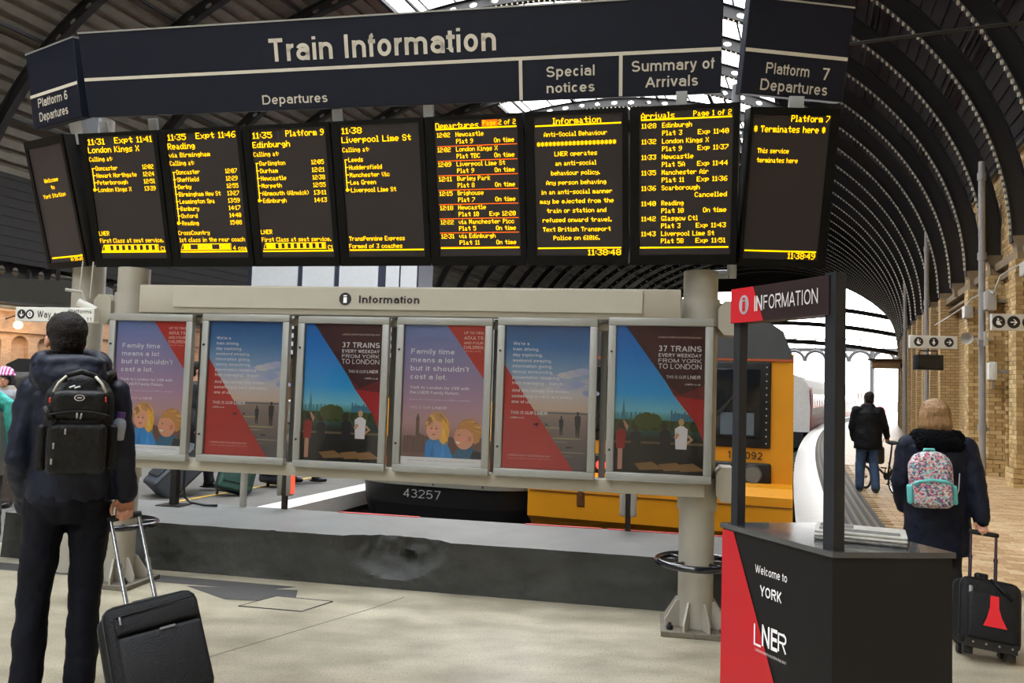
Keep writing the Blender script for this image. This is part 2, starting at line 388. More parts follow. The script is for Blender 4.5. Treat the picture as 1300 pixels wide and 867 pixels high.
# ================================================================ SETTING
def floor_mat():
    m = bpy.data.materials.new('cream_terrazzo'); m.use_nodes = True; nt = m.node_tree; b = nt.nodes['Principled BSDF']
    tc = nt.nodes.new('ShaderNodeTexCoord')
    n1 = nt.nodes.new('ShaderNodeTexNoise'); n1.inputs['Scale'].default_value = 0.9; n1.inputs['Detail'].default_value = 6
    n2 = nt.nodes.new('ShaderNodeTexNoise'); n2.inputs['Scale'].default_value = 90; n2.inputs['Detail'].default_value = 2
    n3 = nt.nodes.new('ShaderNodeTexNoise'); n3.inputs['Scale'].default_value = 5.0; n3.inputs['Detail'].default_value = 8
    mp = nt.nodes.new('ShaderNodeMapping'); mp.inputs['Scale'].default_value = (0.5, 0.9, 1)
    nt.links.new(tc.outputs['Object'], n1.inputs['Vector']); nt.links.new(tc.outputs['Object'], n2.inputs['Vector'])
    nt.links.new(tc.outputs['Object'], mp.inputs[0]); nt.links.new(mp.outputs[0], n3.inputs['Vector'])
    r = nt.nodes.new('ShaderNodeValToRGB'); r.color_ramp.elements[0].position = .3; r.color_ramp.elements[1].position = .75
    r.color_ramp.elements[0].color = lin((138,131,112)); r.color_ramp.elements[1].color = lin((184,176,154))
    nt.links.new(n3.outputs['Fac'], r.inputs[0])
    r2 = nt.nodes.new('ShaderNodeValToRGB'); r2.color_ramp.elements[0].position = .30; r2.color_ramp.elements[1].position = .45
    r2.color_ramp.elements[0].color = (.50,.48,.44,1); r2.color_ramp.elements[1].color = (1,1,1,1)
    nt.links.new(n2.outputs['Fac'], r2.inputs[0])
    mx = nt.nodes.new('ShaderNodeMix'); mx.data_type = 'RGBA'; mx.blend_type = 'MULTIPLY'; mx.inputs[0].default_value = 1
    nt.links.new(r.outputs[0], mx.inputs[6]); nt.links.new(r2.outputs[0], mx.inputs[7]); nt.links.new(mx.outputs[2], b.inputs['Base Color'])
    rr = nt.nodes.new('ShaderNodeMapRange'); rr.inputs['To Min'].default_value = .27; rr.inputs['To Max'].default_value = .36
    nt.links.new(n3.outputs['Fac'], rr.inputs[0]); nt.links.new(rr.outputs[0], b.inputs['Roughness'])
    bp = nt.nodes.new('ShaderNodeBump'); bp.inputs['Strength'].default_value = .12; bp.inputs['Distance'].default_value = .01
    nt.links.new(n1.outputs['Fac'], bp.inputs['Height']); nt.links.new(bp.outputs[0], b.inputs['Normal'])
    return m
FLOOR = floor_mat()
DARK = mat('dark_pit', (40,38,36), .9, var=.2)
ASPH = mat('grey_platform', (96,94,90), .8, spec=.2, var=.12, scale=2.5, bump=.1)
WHITE_EDGE = mat('white_platform_edge', (226,224,218), .3, var=.06, scale=6)
STEEL = mat('rail_steel', (110,100,92), .35, .8)
NAVY = mat('navy_panel', (15,21,37), .5, var=.05, spec=.25)
CREAM = mat('cream_letter', (206,200,186), .6, var=.03)
GREYP = mat('pale_grey_paint', (176,174,166), .45, var=.05, scale=5)
STONEP = mat('stone_paint_column', (160,156,144), .42, var=.07, scale=6)
BLACK = mat('black_paint', (18,18,20), .4, var=.05)
ALU = mat('brushed_aluminium', (178,180,180), .35, .55, var=.04)

# concourse floor slab, its edge stopping under the low wall and at the pavers
mb = MB()
poly = [(-60,-50),(14,-50),(14,6.0),(4.6,6.42),(3.76,6.68),(3.1,6.55),(2.35,6.62),(2.30,6.2),(-3.0,7.0),(-14,9.0),(-60,17.8)]
mb.prism(poly, -0.30, 0.0)
fl = one('floor', mb, [FLOOR], 'cream speckled terrazzo concourse floor', 'floor', kind='structure')
# joints, dark inlaid band and the inspection cover in the floor
JO = mat('joint', (120,114,102), .8); DKT = mat('dark_asphalt_inlay', (52,50,48), .7, var=.15, scale=30, bump=.2)
mb = MB()
for a, b in (((-3.9,1.2),(-0.9,5.55)), ((1.3,2.6),(2.1,4.4)), ((-0.9,5.55),(-0.72,5.86)), ((-2.6,-1),(2.6,5.0)), ((-12,7.3),(-3.2,6.35))):
    a = Vector((*a,0)); b = Vector((*b,0)); d = (b-a).normalized(); n = Vector((-d.y,d.x,0))*.006
    mb.add([a-n+Vector((0,0,.0015)), b-n+Vector((0,0,.0015)), b+n+Vector((0,0,.0015)), a+n+Vector((0,0,.0015))], [(0,1,2,3)])
part('floor_joint', mb, JO, fl)
mb = MB(); z = .002
mb.add([(-9,7.15,z),(-2.95,6.13,z),(-2.2,6.0,z),(-1.75,5.93,z),(-1.55,6.05,z),(-2.95,6.33,z),(-9,7.38,z)], [(0,1,2,3,4,5,6)])
mb.add([(-2.35,5.98,z+.0005),(-1.95,5.66,z+.0005),(-1.45,5.62,z+.0005),(-1.52,5.96,z+.0005)], [(0,1,2,3)])
part('asphalt_inlay', mb, DKT, fl)
mb = MB(); mb.add([(-1.80,5.50,.003),(-1.35,5.42,.003),(-1.20,5.68,.003),(-1.62,5.77,.003)], [(0,1,2,3)])
mb.m = 1
mb.tube([(-1.80,5.50,.003),(-1.35,5.42,.003),(-1.20,5.68,.003),(-1.62,5.77,.003)], .004, 4, True)
part('inspection_cover', mb, [FLOOR, BLACK], fl)

# right platform (7)
RB = -0.004
def strip(mbb, r0, r1, t0, t1, z, dt=3.0, uvs=None, thick=None):
    n = max(1, int((t1-t0)/dt)); b = []
    for i in range(n+1):
        t = t0+(t1-t0)*i/n; b.append((TR(t, r0, z), TR(t, r1, z)))
    vs = [p for q in b for p in q]
    if thick:
        vs += [(p[0], p[1], p[2]-thick) for p in vs]; k = 2*(n+1)
        fs = []
        for i in range(n):
            a = 2*i; fs += [(a,a+1,a+3,a+2), (k+a+2,k+a+3,k+a+1,k+a), (a+2,k+a+2,k+a,a), (a+1,k+a+1,k+a+3,a+3)]
        fs += [(0,k,k+1,1), (2*n+1,k+2*n+1,k+2*n,2*n)]
    else: fs = [(2*i,2*i+1,2*i+3,2*i+2) for i in range(n)]
    mbb.add(vs, fs)
def tiles_mat(name, c1, c2, mortar, sx, sy, rough=.5, off=.5, ms=.03):
    m = bpy.data.materials.new(name); m.use_nodes = True; nt = m.node_tree; b = nt.nodes['Principled BSDF']
    u = nt.nodes.new('ShaderNodeUVMap'); br = nt.nodes.new('ShaderNodeTexBrick'); br.offset = off
    br.inputs['Color1'].default_value = lin(c1); br.inputs['Color2'].default_value = lin(c2); br.inputs['Mortar'].default_value = lin(mortar)
    br.inputs['Scale'].default_value = 1.0; br.inputs['Brick Width'].default_value = sx; br.inputs['Row Height'].default_value = sy
    br.inputs['Mortar Size'].default_value = ms*min(sx, sy); br.inputs['Mortar Smooth'].default_value = .3
    nt.links.new(u.outputs[0], br.inputs['Vector']); 
    nz = nt.nodes.new('ShaderNodeTexNoise'); nz.inputs['Scale'].default_value = 1.3; nz.inputs['Detail'].default_value = 6
    nt.links.new(u.outputs[0], nz.inputs['Vector'])
    mr = nt.nodes.new('ShaderNodeMapRange'); mr.inputs['To Min'].default_value = .7; mr.inputs['To Max'].default_value = 1.25
    nt.links.new(nz.outputs['Fac'], mr.inputs[0])
    mx = nt.nodes.new('ShaderNodeMix'); mx.data_type = 'RGBA'; mx.blend_type = 'MULTIPLY'; mx.inputs[0].default_value = 1
    nt.links.new(br.outputs['Color'], mx.inputs[6]); nt.links.new(mr.outputs[0], mx.inputs[7]); nt.links.new(mx.outputs[2], b.inputs['Base Color'])
    bp = nt.nodes.new('ShaderNodeBump'); bp.inputs['Strength'].default_value = .4; bp.inputs['Distance'].default_value = .01; bp.invert = True
    nt.links.new(br.outputs['Fac'], bp.inputs['Height']); nt.links.new(bp.outputs[0], b.inputs['Normal'])
    b.inputs['Roughness'].default_value = rough; MATS[name] = m
    return m
PAVE = tiles_mat('buff_paving', (178,150,112), (160,132,98), (110,92,70), .22, .22, .38)
mb = MB(); strip(mb, .35, 5.4, 5.5, 20, -.03, thick=.9)
plat = one('floor.001', mb, [mat('paver_bed', (104,86,66), .8)], 'buff brick paved platform beside the brick wall', 'platform', kind='structure')
mb = MB(); strip(mb, 1.35, 5.4, 20, 96, RB, 2.0)
mb.uv = [None]*len(mb.v)
for i in range(0, len(mb.v), 2):
    t = 20+76*(i//2)/(len(mb.v)/2-1); mb.uv[i] = (1.35, t); mb.uv[i+1] = (5.4, t)
part('paving', mb, PAVE, plat)
mb = MB(); strip(mb, .33, .78, 6.6, 96, .004, 2.0, thick=.25); part('white_edge_coping', mb, WHITE_EDGE, plat)
mb = MB(); strip(mb, .36, 5.4, 20, 96, -.03, 3.0, thick=.9); part('platform_wall', mb, DARK, plat)
# tactile band : raised ribs
TAC1 = mat('tactile_grey', (120,112,98), .6, var=.1); TAC2 = mat('tactile_rib', (74,70,64), .6)
mb = MB(); strip(mb, .78, 1.35, 6.4, 96, 0.0, 2.0); part('tactile_band', mb, TAC1, plat)
mb = MB()
for k in range(6): strip(mb, .80+k*.098, .845+k*.098, 6.4, 96, .008, 1.5, thick=.008)
part('tactile_rib', mb, TAC2, plat)
# individually laid pavers
PV = [mat('paver_buff', (186,156,116), .42, var=.1, scale=20), mat('paver_tan', (170,138,100), .45, var=.1, scale=20), mat('paver_sand', (198,172,134), .42, var=.1, scale=20)]
def brick_mesh(w, l, h, m, name='brick', ch=.004):
    b = MB(); c = ch
    b.add([(0,0,0),(w,0,0),(w,l,0),(0,l,0),(0,0,h-c),(w,0,h-c),(w,l,h-c),(0,l,h-c),(c,c,h),(w-c,c,h),(w-c,l-c,h),(c,l-c,h)],
          [(0,1,5,4),(1,2,6,5),(2,3,7,6),(3,0,4,7),(4,5,9,8),(5,6,10,9),(6,7,11,10),(7,4,8,11),(8,9,10,11)])
    return b.mesh(name, m)
pm = [brick_mesh(.212, .104, .03, q, 'paving_brick') for q in PV]
cells = []
t = 6.9; row = 0
while t < 20:
    r = 1.36 - (.11 if row % 2 else 0)
    while r < 5.2:
        if r > 1.3:
            p = TR(t, r)
            if p[1] > 6.72 - max(0, (p[0]-3.76))*.25: cells.append((p[1]+abs(p[0])*.1, t, r))
        r += .22
    t += .112; row += 1
cells.sort(key=lambda c: c[0] if 0.40 < TR(c[1], c[2])[0]/TR(c[1], c[2])[1] < 0.66 else c[0]+30)
groups = [MB(), MB(), MB()]
for i, (_, t, r) in enumerate(cells):
    M = MTR(t, r, -.03 + random.uniform(-.0025, .0015)) @ Matrix.Rotation(random.uniform(-.01, .01), 4, 'Z')
    k = random.randrange(3)
    if i < 300: link('paving_brick', pm[k], plat, M)
    else:
        g = groups[k]; g.M = M; w, l, h = .212, .104, .03
        g.add([(0,0,0),(w,0,0),(w,l,0),(0,l,0),(0,0,h),(w,0,h),(w,l,h),(0,l,h)], [(4,5,6,7),(0,1,5,4),(1,2,6,5),(2,3,7,6),(3,0,4,7)])
gg = MB()
for k in range(3):
    off = len(gg.v); gg.v += groups[k].v; gg.f += [[off+i for i in f] for f in groups[k].f]; gg.mi += [k]*len(groups[k].f); gg.col += [None]*len(groups[k].f)
part('paving_bricks', gg, PV, plat, kind='stuff')
# dark band where pavers meet the concourse
mb = MB(); mb.add([(2.9,6.52,.001),(3.1,6.55,.001),(3.76,6.70,.001),(4.6,6.44,.001),(14,6.0,.001),(14,5.85,.001),(4.6,6.28,.001),(3.8,6.50,.001),(3.1,6.38,.001)], [(0,8,7,2,1),(2,7,6,3),(3,6,5,4)])
part('dark_band', mb, mat('dark_band', (88,84,78), .6), plat)

# left platform
mb = MB(); strip(mb, -34, -5.45, -2, 96, -.004, 4.0, thick=.9)
lp = one('floor.002', mb, [ASPH], 'grey asphalt platform beyond the low wall', 'platform', kind='structure')
mb = MB(); strip(mb, -5.80, -5.42, 7.3, 96, .012, 2.0, thick=.2); part('white_edge_coping', mb, WHITE_EDGE, lp)
mb = MB(); strip(mb, -6.95, -6.87, 6.9, 90, .002, 2.0); part('yellow_line', mb, mat('yellow_line', (196,160,70), .6), lp)
# track pit
mb = MB(); strip(mb, -5.6, .5, 3, 110, -.95, 4.0); mb.add([(-200,20,-.97),(300,20,-.97),(300,500,-.97),(-200,500,-.97)], [(0,1,2,3)])
gr = one('floor.003', mb, [DARK], 'dark track bed between the platforms', 'ground', kind='structure')
for rc in (-1.12, -4.0):
    for s in (-.72, .72):
        mb = MB(); strip(mb, rc+s-.035, rc+s+.035, 7.6, 105, -.78, 2.0, thick=.15); part('rail', mb, STEEL, gr)
SLP = mat('concrete_sleeper', (92,88,82), .8)
sl = MB(); sl.cbox((0,0,-.93),(2.5,.25,.1)); slm = sl.mesh('sleeper', SLP)
for k in range(40): link('sleeper', slm, gr, MTR(11+k*1.3 if k < 20 else 36+k*1.3, -1.12)); link('sleeper', slm, gr, MTR(11+k*1.3, -4.0))

# ---------------------------------------------------------------- roof
FRAMEM = mat('dark_ironwork', (33,32,33), .55, var=.15)
RIBM = mat('rib_paint', (36,35,36), .55, var=.15)
RIVM = mat('cream_rivet_paint', (196,190,166), .5)
DECK = mat('dark_roof_boards', (27,25,25), .8, var=.2, scale=3)
DECK2 = mat('grey_roof_boards', (112,108,98), .8, var=.15, scale=3)
def epoint(c, a, b, zs, ph): return (c + a*cos(ph), zs + b*sin(ph))
def rib_mesh(c, a, b, zs, dep, n=56):
    w = MB(); fl_ = MB(); rv = MB()
    def P(s, q):  # s 0..n along, q 0..1 across the web depth
        ph = pi*(1-s/n); x0, z0 = epoint(c, a, b, zs, ph); x1, z1 = epoint(c, a+dep[0], b+dep[1], zs, ph)
        return (x0+(x1-x0)*q, 0, z0+(z1-z0)*q)
    for i in range(n):
        sq = [(0,0),(.5,0),(1,0),(1,.5),(1,1),(.5,1),(0,1),(0,.5)]
        if not (n*.2 < i < n*.74): w.add([P(i,0),P(i+1,0),P(i+1,1),P(i,1)], [(0,1,2,3)]); continue
        ho = [(.5+.18*cos(k*pi/4+5*pi/4), .5+.18*sin(k*pi/4+5*pi/4)) for k in range(8)]
        w.add([P(i+u, v) for u, v in sq]+[P(i+u, v) for u, v in ho], [(k, (k+1) % 8, 8+(k+1) % 8, 8+k) for k in range(8)])
    for q, hw in ((0,.10),(1,.09)):
        for i in range(n*2):
            p0 = P(i/2, q); p1 = P((i+1)/2, q); q0 = P(i/2, q+(.06 if q == 0 else -.06)); q1 = P((i+1)/2, q+(.06 if q == 0 else -.06))
            fl_.hexa([(p0[0],-hw,p0[2]),(p0[0],hw,p0[2]),(p1[0],hw,p1[2]),(p1[0],-hw,p1[2]),(q0[0],-hw,q0[2]),(q0[0],hw,q0[2]),(q1[0],hw,q1[2]),(q1[0],-hw,q1[2])])
    L = n*4
    for i in range(L):
        ph = pi*(1-(i+.5)/L); x, z = epoint(c, a-.02, b-.02, zs, ph)
        if z < zs+.15 or x < c-3: continue
        rv.cbox((x, -.05, z), (.04,.06,.065))
    return w.mesh('rib_web', RIBM), fl_.mesh('rib_flange', FRAMEM), rv.mesh('rivets', RIVM)
def vault(name, label, c, a, b, zs, dep, ribs, t0, t1, gl, left_grey=True, nribs=56):
    cl = thing(name, label, 'roof', kind='structure')
    wm, fm, rm = rib_mesh(c, a, b, zs, (.36,.36), nribs)
    for t in ribs:
        M = MTR(t)
        o = link('roof_rib', wm, cl, M); f = link('flange', fm, o); rv = link('rivets', rm, o); rv['kind'] = 'stuff'
    A = a+dep[0]+.02; B = b+dep[1]+.02
    nt_ = max(2, int((t1-t0)/4.5)); ts = [t0+(t1-t0)*i/nt_ for i in range(nt_+1)]
    def rowm(phs, offs, mm, nm, ts=ts):
        mb = MB(); m_ = len(phs)
        for t in ts:
            for ph, of in zip(phs, offs):
                x, z = epoint(c, A+of, B+of, zs, ph); mb.v.append(Vector(TR(t, x, z)))
        for i in range(len(ts)-1):
            for j in range(m_-1): mb.f.append([i*m_+j, i*m_+j+1, (i+1)*m_+j+1, (i+1)*m_+j]); mb.mi.append(0); mb.col.append(None)
        return part(nm, mb, mm, cl)
    g0 = math.acos((gl[1]-c)/A); g1 = math.acos((gl[0]-c)/A)
    for lo, hi, mm in ((.0, g0, DECK), (g1, pi, DECK2 if left_grey else DECK)):
        n = 34; phs = []; offs = []
        for i in range(n):
            p0 = lo+(hi-lo)*i/n; p1 = lo+(hi-lo)*(i+.55)/n; p2 = lo+(hi-lo)*(i+1)/n
            phs += [p0, p1, p1, p2]; q_ = .12 if lo > 0 else .02; offs += [0, 0, q_, q_]
        phs.append(hi); offs.append(0); rowm(phs, offs, mm, 'roof_boards')
    n = 6; phs = [g0+(g1-g0)*i/n for i in range(n+1)]; k_ = [i for i, t in enumerate(ts) if t <= 40][-1]; rowm(phs, [.0]*(n+1), MATS['roof_glass'], 'roof_glazing', ts[:k_+1]); rowm(phs, [.0]*(n+1), DECK, 'roof_boards', ts[k_:])  # far crown: boards added in place of glazing to keep it from showing bright
    mb = MB()
    for i in range(13):
        ph = g0+(g1-g0)*i/12; x, z = epoint(c, A, B, zs, ph)
        mb.tube([TR(t, x, z-.03) for t in ts], .035 if i % 3 else .09, 4)
    part('glazing_bar', mb, FRAMEM, cl)
    for ph in [pi*k/14 for k in range(1, 14) if k not in (7,)]:
        mb = MB(); x, z = epoint(c, A-.12, B-.12, zs, ph); mb.tube([TR(t, x, z) for t in ts], .055, 4); part('purlin', mb, FRAMEM, cl)
    return cl
glass_mat('roof_glass', (.92,.95,.97))
glass_mat('clear_glass', (.96,.97,.98))
vault('ceiling', 'dark arched station roof on pierced iron ribs with a glazed crown', -8.0, 12.1, 8.4, 4.5, (.62,.42),
      [14.73+2.27*k for k in range(-26, 28)], -45, 77, (-11.5, -0.6))
vault('ceiling.001', 'second arched roof span over the far left tracks', -28.3, 7.9, 8.4, 4.5, (.5,.4),
      [10+3.0*k for k in range(-18, 20)], -45, 72, (-32.4, -24.2), nribs=40)
mb = MB(); mb.tube([(3.0,9.6,5.72),(5.6,9.1,5.95),(8.4,8.6,6.05)], .022, 6)
for k in range(9):
    q = Vector((3.2+k*.45, 9.56-k*.085, 5.73+k*.035)); mb.tube([q, q+Vector((.02,0,-.035-.03*(k % 3)))], .006, 4)
part('tie_rod', mb, RIBM, bpy.data.objects['ceiling'])
# arcade between the spans: columns and pierced girder
arc = thing('wall_left', 'iron arcade of columns and pierced girders between the two roof spans', 'arcade', kind='structure')
cm = MB(); cm.lathe([(.34,0),(.34,.35),(.24,.45),(.2,.6),(.17,3.6),(.2,3.7),(.3,3.95),(.33,4.1)], n=14); cm = cm.mesh('arcade_column', RIBM, True, 40)
for k in range(-5, 7): link('arcade_column', cm, arc, MTR(9+9.08*k, -20.25))
gm = MB(); seg = 22; L = 9.08
for i in range(seg):
    for zz in (4.0, 4.6):
        sq = [(0,0),(.5,0),(1,0),(1,.5),(1,1),(.5,1),(0,1),(0,.5)]; ho = [(.5+.25*cos(k*pi/4+5*pi/4), .5+.25*sin(k*pi/4+5*pi/4)) for k in range(8)]
        gm.add([(0,(i+u)*L/seg,zz+v*.6) for u, v in sq]+[(0,(i+u)*L/seg,zz+v*.6) for u, v in ho], [(k,(k+1) % 8,8+(k+1) % 8,8+k) for k in range(8)])
for zz in (3.95,4.58,5.2): gm.box(-.12,.12,0,L,zz,zz+.06)
for s in (0, 1):   # curved brackets under the girder
    for rr in (1.5, 1.75):
        pts = [(0, (rr*(1-cos(a)) if s == 0 else L-rr*(1-cos(a))), 4.0-1.75+rr*sin(a)) for a in [pi/2*q/8 for q in range(9)]]
        gm.tube(pts, .05, 4)
gm = gm.mesh('pierced_girder', RIBM)
for k in range(-6, 6): link('pierced_girder', gm, arc, MTR(9+9.08*k, -20.25))

# ---------------------------------------------------------------- right brick wall
BR = [mat('brick_buff', (192,164,112), .75, var=.14, scale=9, bump=.15), mat('brick_tan', (174,144,94), .75, var=.14, scale=9, bump=.15), mat('brick_pale', (206,180,130), .75, var=.12, scale=9, bump=.15)]
MORT = mat('mortar', (138,118,90), .9)
BRW = tiles_mat('buff_brickwork', (194,166,114), (172,142,94), (128,106,80), .24, .085, .75, ms=.12)
STONE = mat('pale_stone', (128,112,88), .7, var=.12, bump=.2)
wr = thing('wall_right', 'tall buff brick wall with pilasters and blind arches', 'wall', kind='structure')
mb = MB()
def wstrip(mb, r, t0, t1, z0, z1, dt=3.0):
    n = max(1, int(round((t1-t0)/dt)))
    if mb.uv is None: mb.uv = []
    for i in range(n+1):
        t = t0+(t1-t0)*i/n
        for z in (z0, z1): mb.v.append(Vector(TR(t, r, z))); mb.uv.append((t, z))
    b = len(mb.v)-2*(n+1)
    for i in range(n): mb.f.append([b+2*i, b+2*i+2, b+2*i+3, b+2*i+1]); mb.mi.append(0); mb.col.append(None)
def wbox(mb, r0, r1, t0, t1, z0, z1):  # block with brick uv on its three visible faces
    if mb.uv is None: mb.uv = []
    b = len(mb.v)
    for (t, r) in ((t0,r1),(t0,r0),(t1,r0),(t1,r1)):
        for z in (z0, z1): mb.v.append(Vector(TR(t, r, z)))
    for u in (0, abs(r1-r0), abs(r1-r0)+t1-t0, 2*abs(r1-r0)+t1-t0):
        for z in (z0, z1): mb.uv.append((u+t0, z))
    for i in range(3): mb.f.append([b+2*i, b+2*i+2, b+2*i+3, b+2*i+1]); mb.mi.append(0); mb.col.append(None)
    mb.f.append([b+1,b+3,b+5,b+7]); mb.mi.append(0); mb.col.append(None)
wstrip(mb, 4.58, -46, 78, -.05, 8.0)
part('wall_panel', mb, BRW, wr)
PT = [14.73+2.27*k for k in range(-4, 28)]
def arch_wall(mb, r, rb, t0, t1, z1, hw, zsp):
    """front skin of one bay with an arched recess"""
    tc_ = (t0+t1)/2; pts = [(tc_-hw, 0)] + [(tc_-hw*cos(a), zsp+hw*sin(a)) for a in [pi*k/10 for k in range(11)]] + [(tc_+hw, 0)]
    def q(a, b_, c_, d): 
        base = len(mb.v)
        for t, z, rr in (a, b_, c_, d): mb.v.append(Vector(TR(t, rr, z))); mb.uv.append((t, z))
        mb.f.append([base, base+1, base+2, base+3]); mb.mi.append(0); mb.col.append(None)
    if mb.uv is None: mb.uv = []
    q((t0,0,r),(tc_-hw,0,r),(tc_-hw,z1,r),(t0,z1,r)); q((tc_+hw,0,r),(t1,0,r),(t1,z1,r),(tc_+hw,z1,r))
    for (ta, za), (tb, zb) in zip(pts[1:-1], pts[2:-1]): q((ta,za,r),(tb,zb,r),(tb,z1,r),(ta,z1,r))
    for (ta, za), (tb, zb) in zip(pts, pts[1:]): q((ta,za,r),(ta,za,rb),(tb,zb,rb),(tb,zb,r))
mb = MB()
for k, t in enumerate(PT[:-1]):
    if t > 25: arch_wall(mb, 4.40, 4.58, t+.25, t+2.02, 8.0, .62, 3.1)
part('arched_wall_face', mb, BRW, wr)
mb = MB()
for t in PT:
    if t > 25: wbox(mb, 4.12, 4.58, t-.25, t+.25, 0, 4.45)
part('pilaster', mb, BRW, wr)
# bricks laid one by one for the near stretch
allb = []
def course(r, t0, t1, z0, z1, depth, test=None, face='t', rr0=None, rr1=None):
    z = z0; j = 0
    while z < z1-.05:
        a = t0 - (.12 if j % 2 else 0)
        while a < t1-.02:
            p = max(a, t0); e = min(a+.232, t1)
            if e-p > .05 and (test is None or test((p+e)/2, z+.04)): allb.append((p, e, z, r, depth, face))
            a += .242
        z += .085; j += 1
for k in range(1, 5):
    t = PT[k+2] if False else PT[k+3]
    ta = t+.27; tb = t+2.0; tc_ = (ta+tb)/2; hw = .62
    def inside(tt, zz, tc_=tc_): return abs(tt-tc_) < hw and (zz < 3.1 or (tt-tc_)**2+(zz-3.1)**2 < hw*hw)
    course(4.40, ta, tb, 0, 7.9, .18, lambda a, z, f=inside: not f(a, z))
    course(4.555, tc_-hw, tc_+hw, 0, 3.75, .03, inside)
    course(4.12, t-.27, t+.27, .35, 4.2, .10)
    course(4.06, t-.32, t+.32, 0, .35, .12)
    course(4.40, t-.27, t+.27, 4.5, 7.9, .18)
    course(t-.27, 4.13, 4.56, .35, 4.2, .10, None, 'r')
    course(t-.32, 4.07, 4.56, 0, .35, .10, None, 'r')
def bkey(b):
    p = TR(b[0], b[3]) if b[5] == 't' else TR(b[3], b[0]); vis = b[2] < 6.2 and p[0]/p[1] < .648
    return (p[1]+ (0 if vis else 100), b[2])
allb.sort(key=bkey)
gb = [MB() for _ in BR]; bcache = {}
def bmesh_for(w, d, m, k, f):
    key = (round(w, 2), round(d, 2), k, f)
    if key not in bcache:
        b = MB()
        if f == 't': b.box(0, d, 0, w, 0, .076)
        else: b.box(0, w, 0, d, 0, .076)
        bcache[key] = b.mesh('brick', m)
    return bcache[key]
for i, (p, e, z, r, d, f) in enumerate(allb):
    k = random.choice((0,0,1,1,2)); jit = random.uniform(-.004, .004)
    M = MTR(p, r+jit, z) if f == 't' else MTR(r+jit, p, z)
    if i < 300: link('brick', bmesh_for(e-p-.01, d, BR[k], k, f), wr, M)
    else:
        g = gb[k]; g.M = M; w = e-p-.01
        if f == 't': g.add([(0,0,0),(d,0,0),(d,w,0),(0,w,0),(0,0,.076),(d,0,.076),(d,w,.076),(0,w,.076)], [(3,0,4,7),(4,5,6,7),(0,1,5,4),(2,3,7,6),(0,3,2,1)])
        else: g.add([(0,0,0),(w,0,0),(w,d,0),(0,d,0),(0,0,.076),(w,0,.076),(w,d,.076),(0,d,.076)], [(0,1,5,4),(4,5,6,7),(3,0,4,7),(1,2,6,5),(0,3,2,1)])
gg = MB()
for k in range(3):
    off = len(gg.v); gg.v += gb[k].v; gg.f += [[off+i for i in q] for q in gb[k].f]; gg.mi += [k]*len(gb[k].f); gg.col += [None]*len(gb[k].f)
part('brickwork', gg, BR, wr, kind='stuff')
mb = MB()
for t in PT[4:8]: 
    mb.M = MTR(t, 0); mb.box(4.16, 4.6, -.24, .24, 0, 4.3)
mb.M = Matrix.Identity(4)
for k in range(4):
    t = PT[k+4]; strip(mb, 4.44, 4.60, t+.3, t+.45, 8, 1)
part('pilaster_core', mb, MORT, wr)
# stone string course and corbels carrying the ribs
mb = MB(); strip(mb, 4.26, 4.6, 8, 78, 4.42, 2.0, thick=.16); strip(mb, 4.32, 4.6, 8, 78, 4.12, 2.0, thick=.07); part('string_course', mb, STONE, wr)
cb = MB(); cb.prism([(-.30,0),(.1,0),(.1,-.34),(-.24,-.34),(-.25,-.2),(-.28,-.12),(-.30,-.07)], -.13, .13, 'y')
cbm = cb.mesh('corbel', STONE)
for t in PT: link('corbel', cbm, wr, MTR(t, 4.42, 4.62))
# rib feet posts down to the corbels (rib springs at 4.5)
# shields
SH = mat('blue_shield_paint', (52,68,104), .5)
sb = MB(); sb.prism([(-.16,.28),(.16,.28),(.16,-.05),(.08,-.2),(0,-.28),(-.08,-.2),(-.16,-.05)], -.02, .02, 'x')
sbm = sb.mesh('wall_shield', SH)
for k, w_ in zip(range(3, 9), ('first', 'second', 'third', 'fourth', 'fifth', 'sixth')):
    o = link('wall_shield', sbm, None, MTR(PT[k]+.62, 4.37, 5.85)); tag(o, 'small blue shield plaque high on the brick wall, %s from the right' % w_, 'plaque', 'blue shields on the brick wall')
# skirting paving beside the wall
# ---------------------------------------------------------------- far left wall
WARM = tiles_mat('warm_brickwork', (204,170,138), (190,154,122), (166,134,108), .24, .085, .8, ms=.1)
wl = thing('wall_back', 'far warm brick wall with rows of blind arches beyond the left tracks', 'wall', kind='structure')
mb = MB(); wstrip(mb, -37.2, -46, 90, 0, 9.5, 4); part('wall_panel', mb, WARM, wl)
mb = MB()
for k in range(46): arch_wall(mb, -36.9, -37.2, 12+k*1.3, 13.3+k*1.3, 9.5, .42, 2.9)
part('arched_wall_face', mb, WARM, wl)
mb = MB()
for z in (3.6, 4.6, 7.0): strip(mb, -37.0, -36.75, 5, 88, z, 4, thick=.14)
part('string_course', mb, mat('warm_stone', (184,150,120), .7), wl)
# warm globe lamps on brackets near that wall
GL = mat('warm_globe', (255,220,170), .4, emit=(1.0,.62,.28), estr=9)
for i, (t, z, w_) in enumerate(((27.5,3.8,'nearest'),(35.5,3.8,'second nearest'),(43.5,3.8,'third nearest'),(51,3.8,'furthest'))):
    th = thing('globe_lamp', w_+' warm lit globe lamp on an iron bracket at the far left wall', 'lamp', group='globe lamps at the far left wall', M=MTR(t, -36.0, z))
    b = MB(); b.ell((0,0,0), (.2,.2,.2)); part('globe', b, GL, th, True)
    b = MB(); b.tube([(-.9,0,.3),(-.3,0,.45),(0,0,.3),(0,0,.18)], .03, 6); b.cyl((0,0,.17),(0,0,.22),.08); part('bracket', b, FRAMEM, th)
    ld = bpy.data.lights.new('globe_light', 'POINT'); ld.energy = 140; ld.color = (1,.68,.38); ld.shadow_soft_size = .25
    lo = bpy.data.objects.new('globe_light', ld); COL.objects.link(lo); lo.parent = th; lo.location = (.5,0,0)

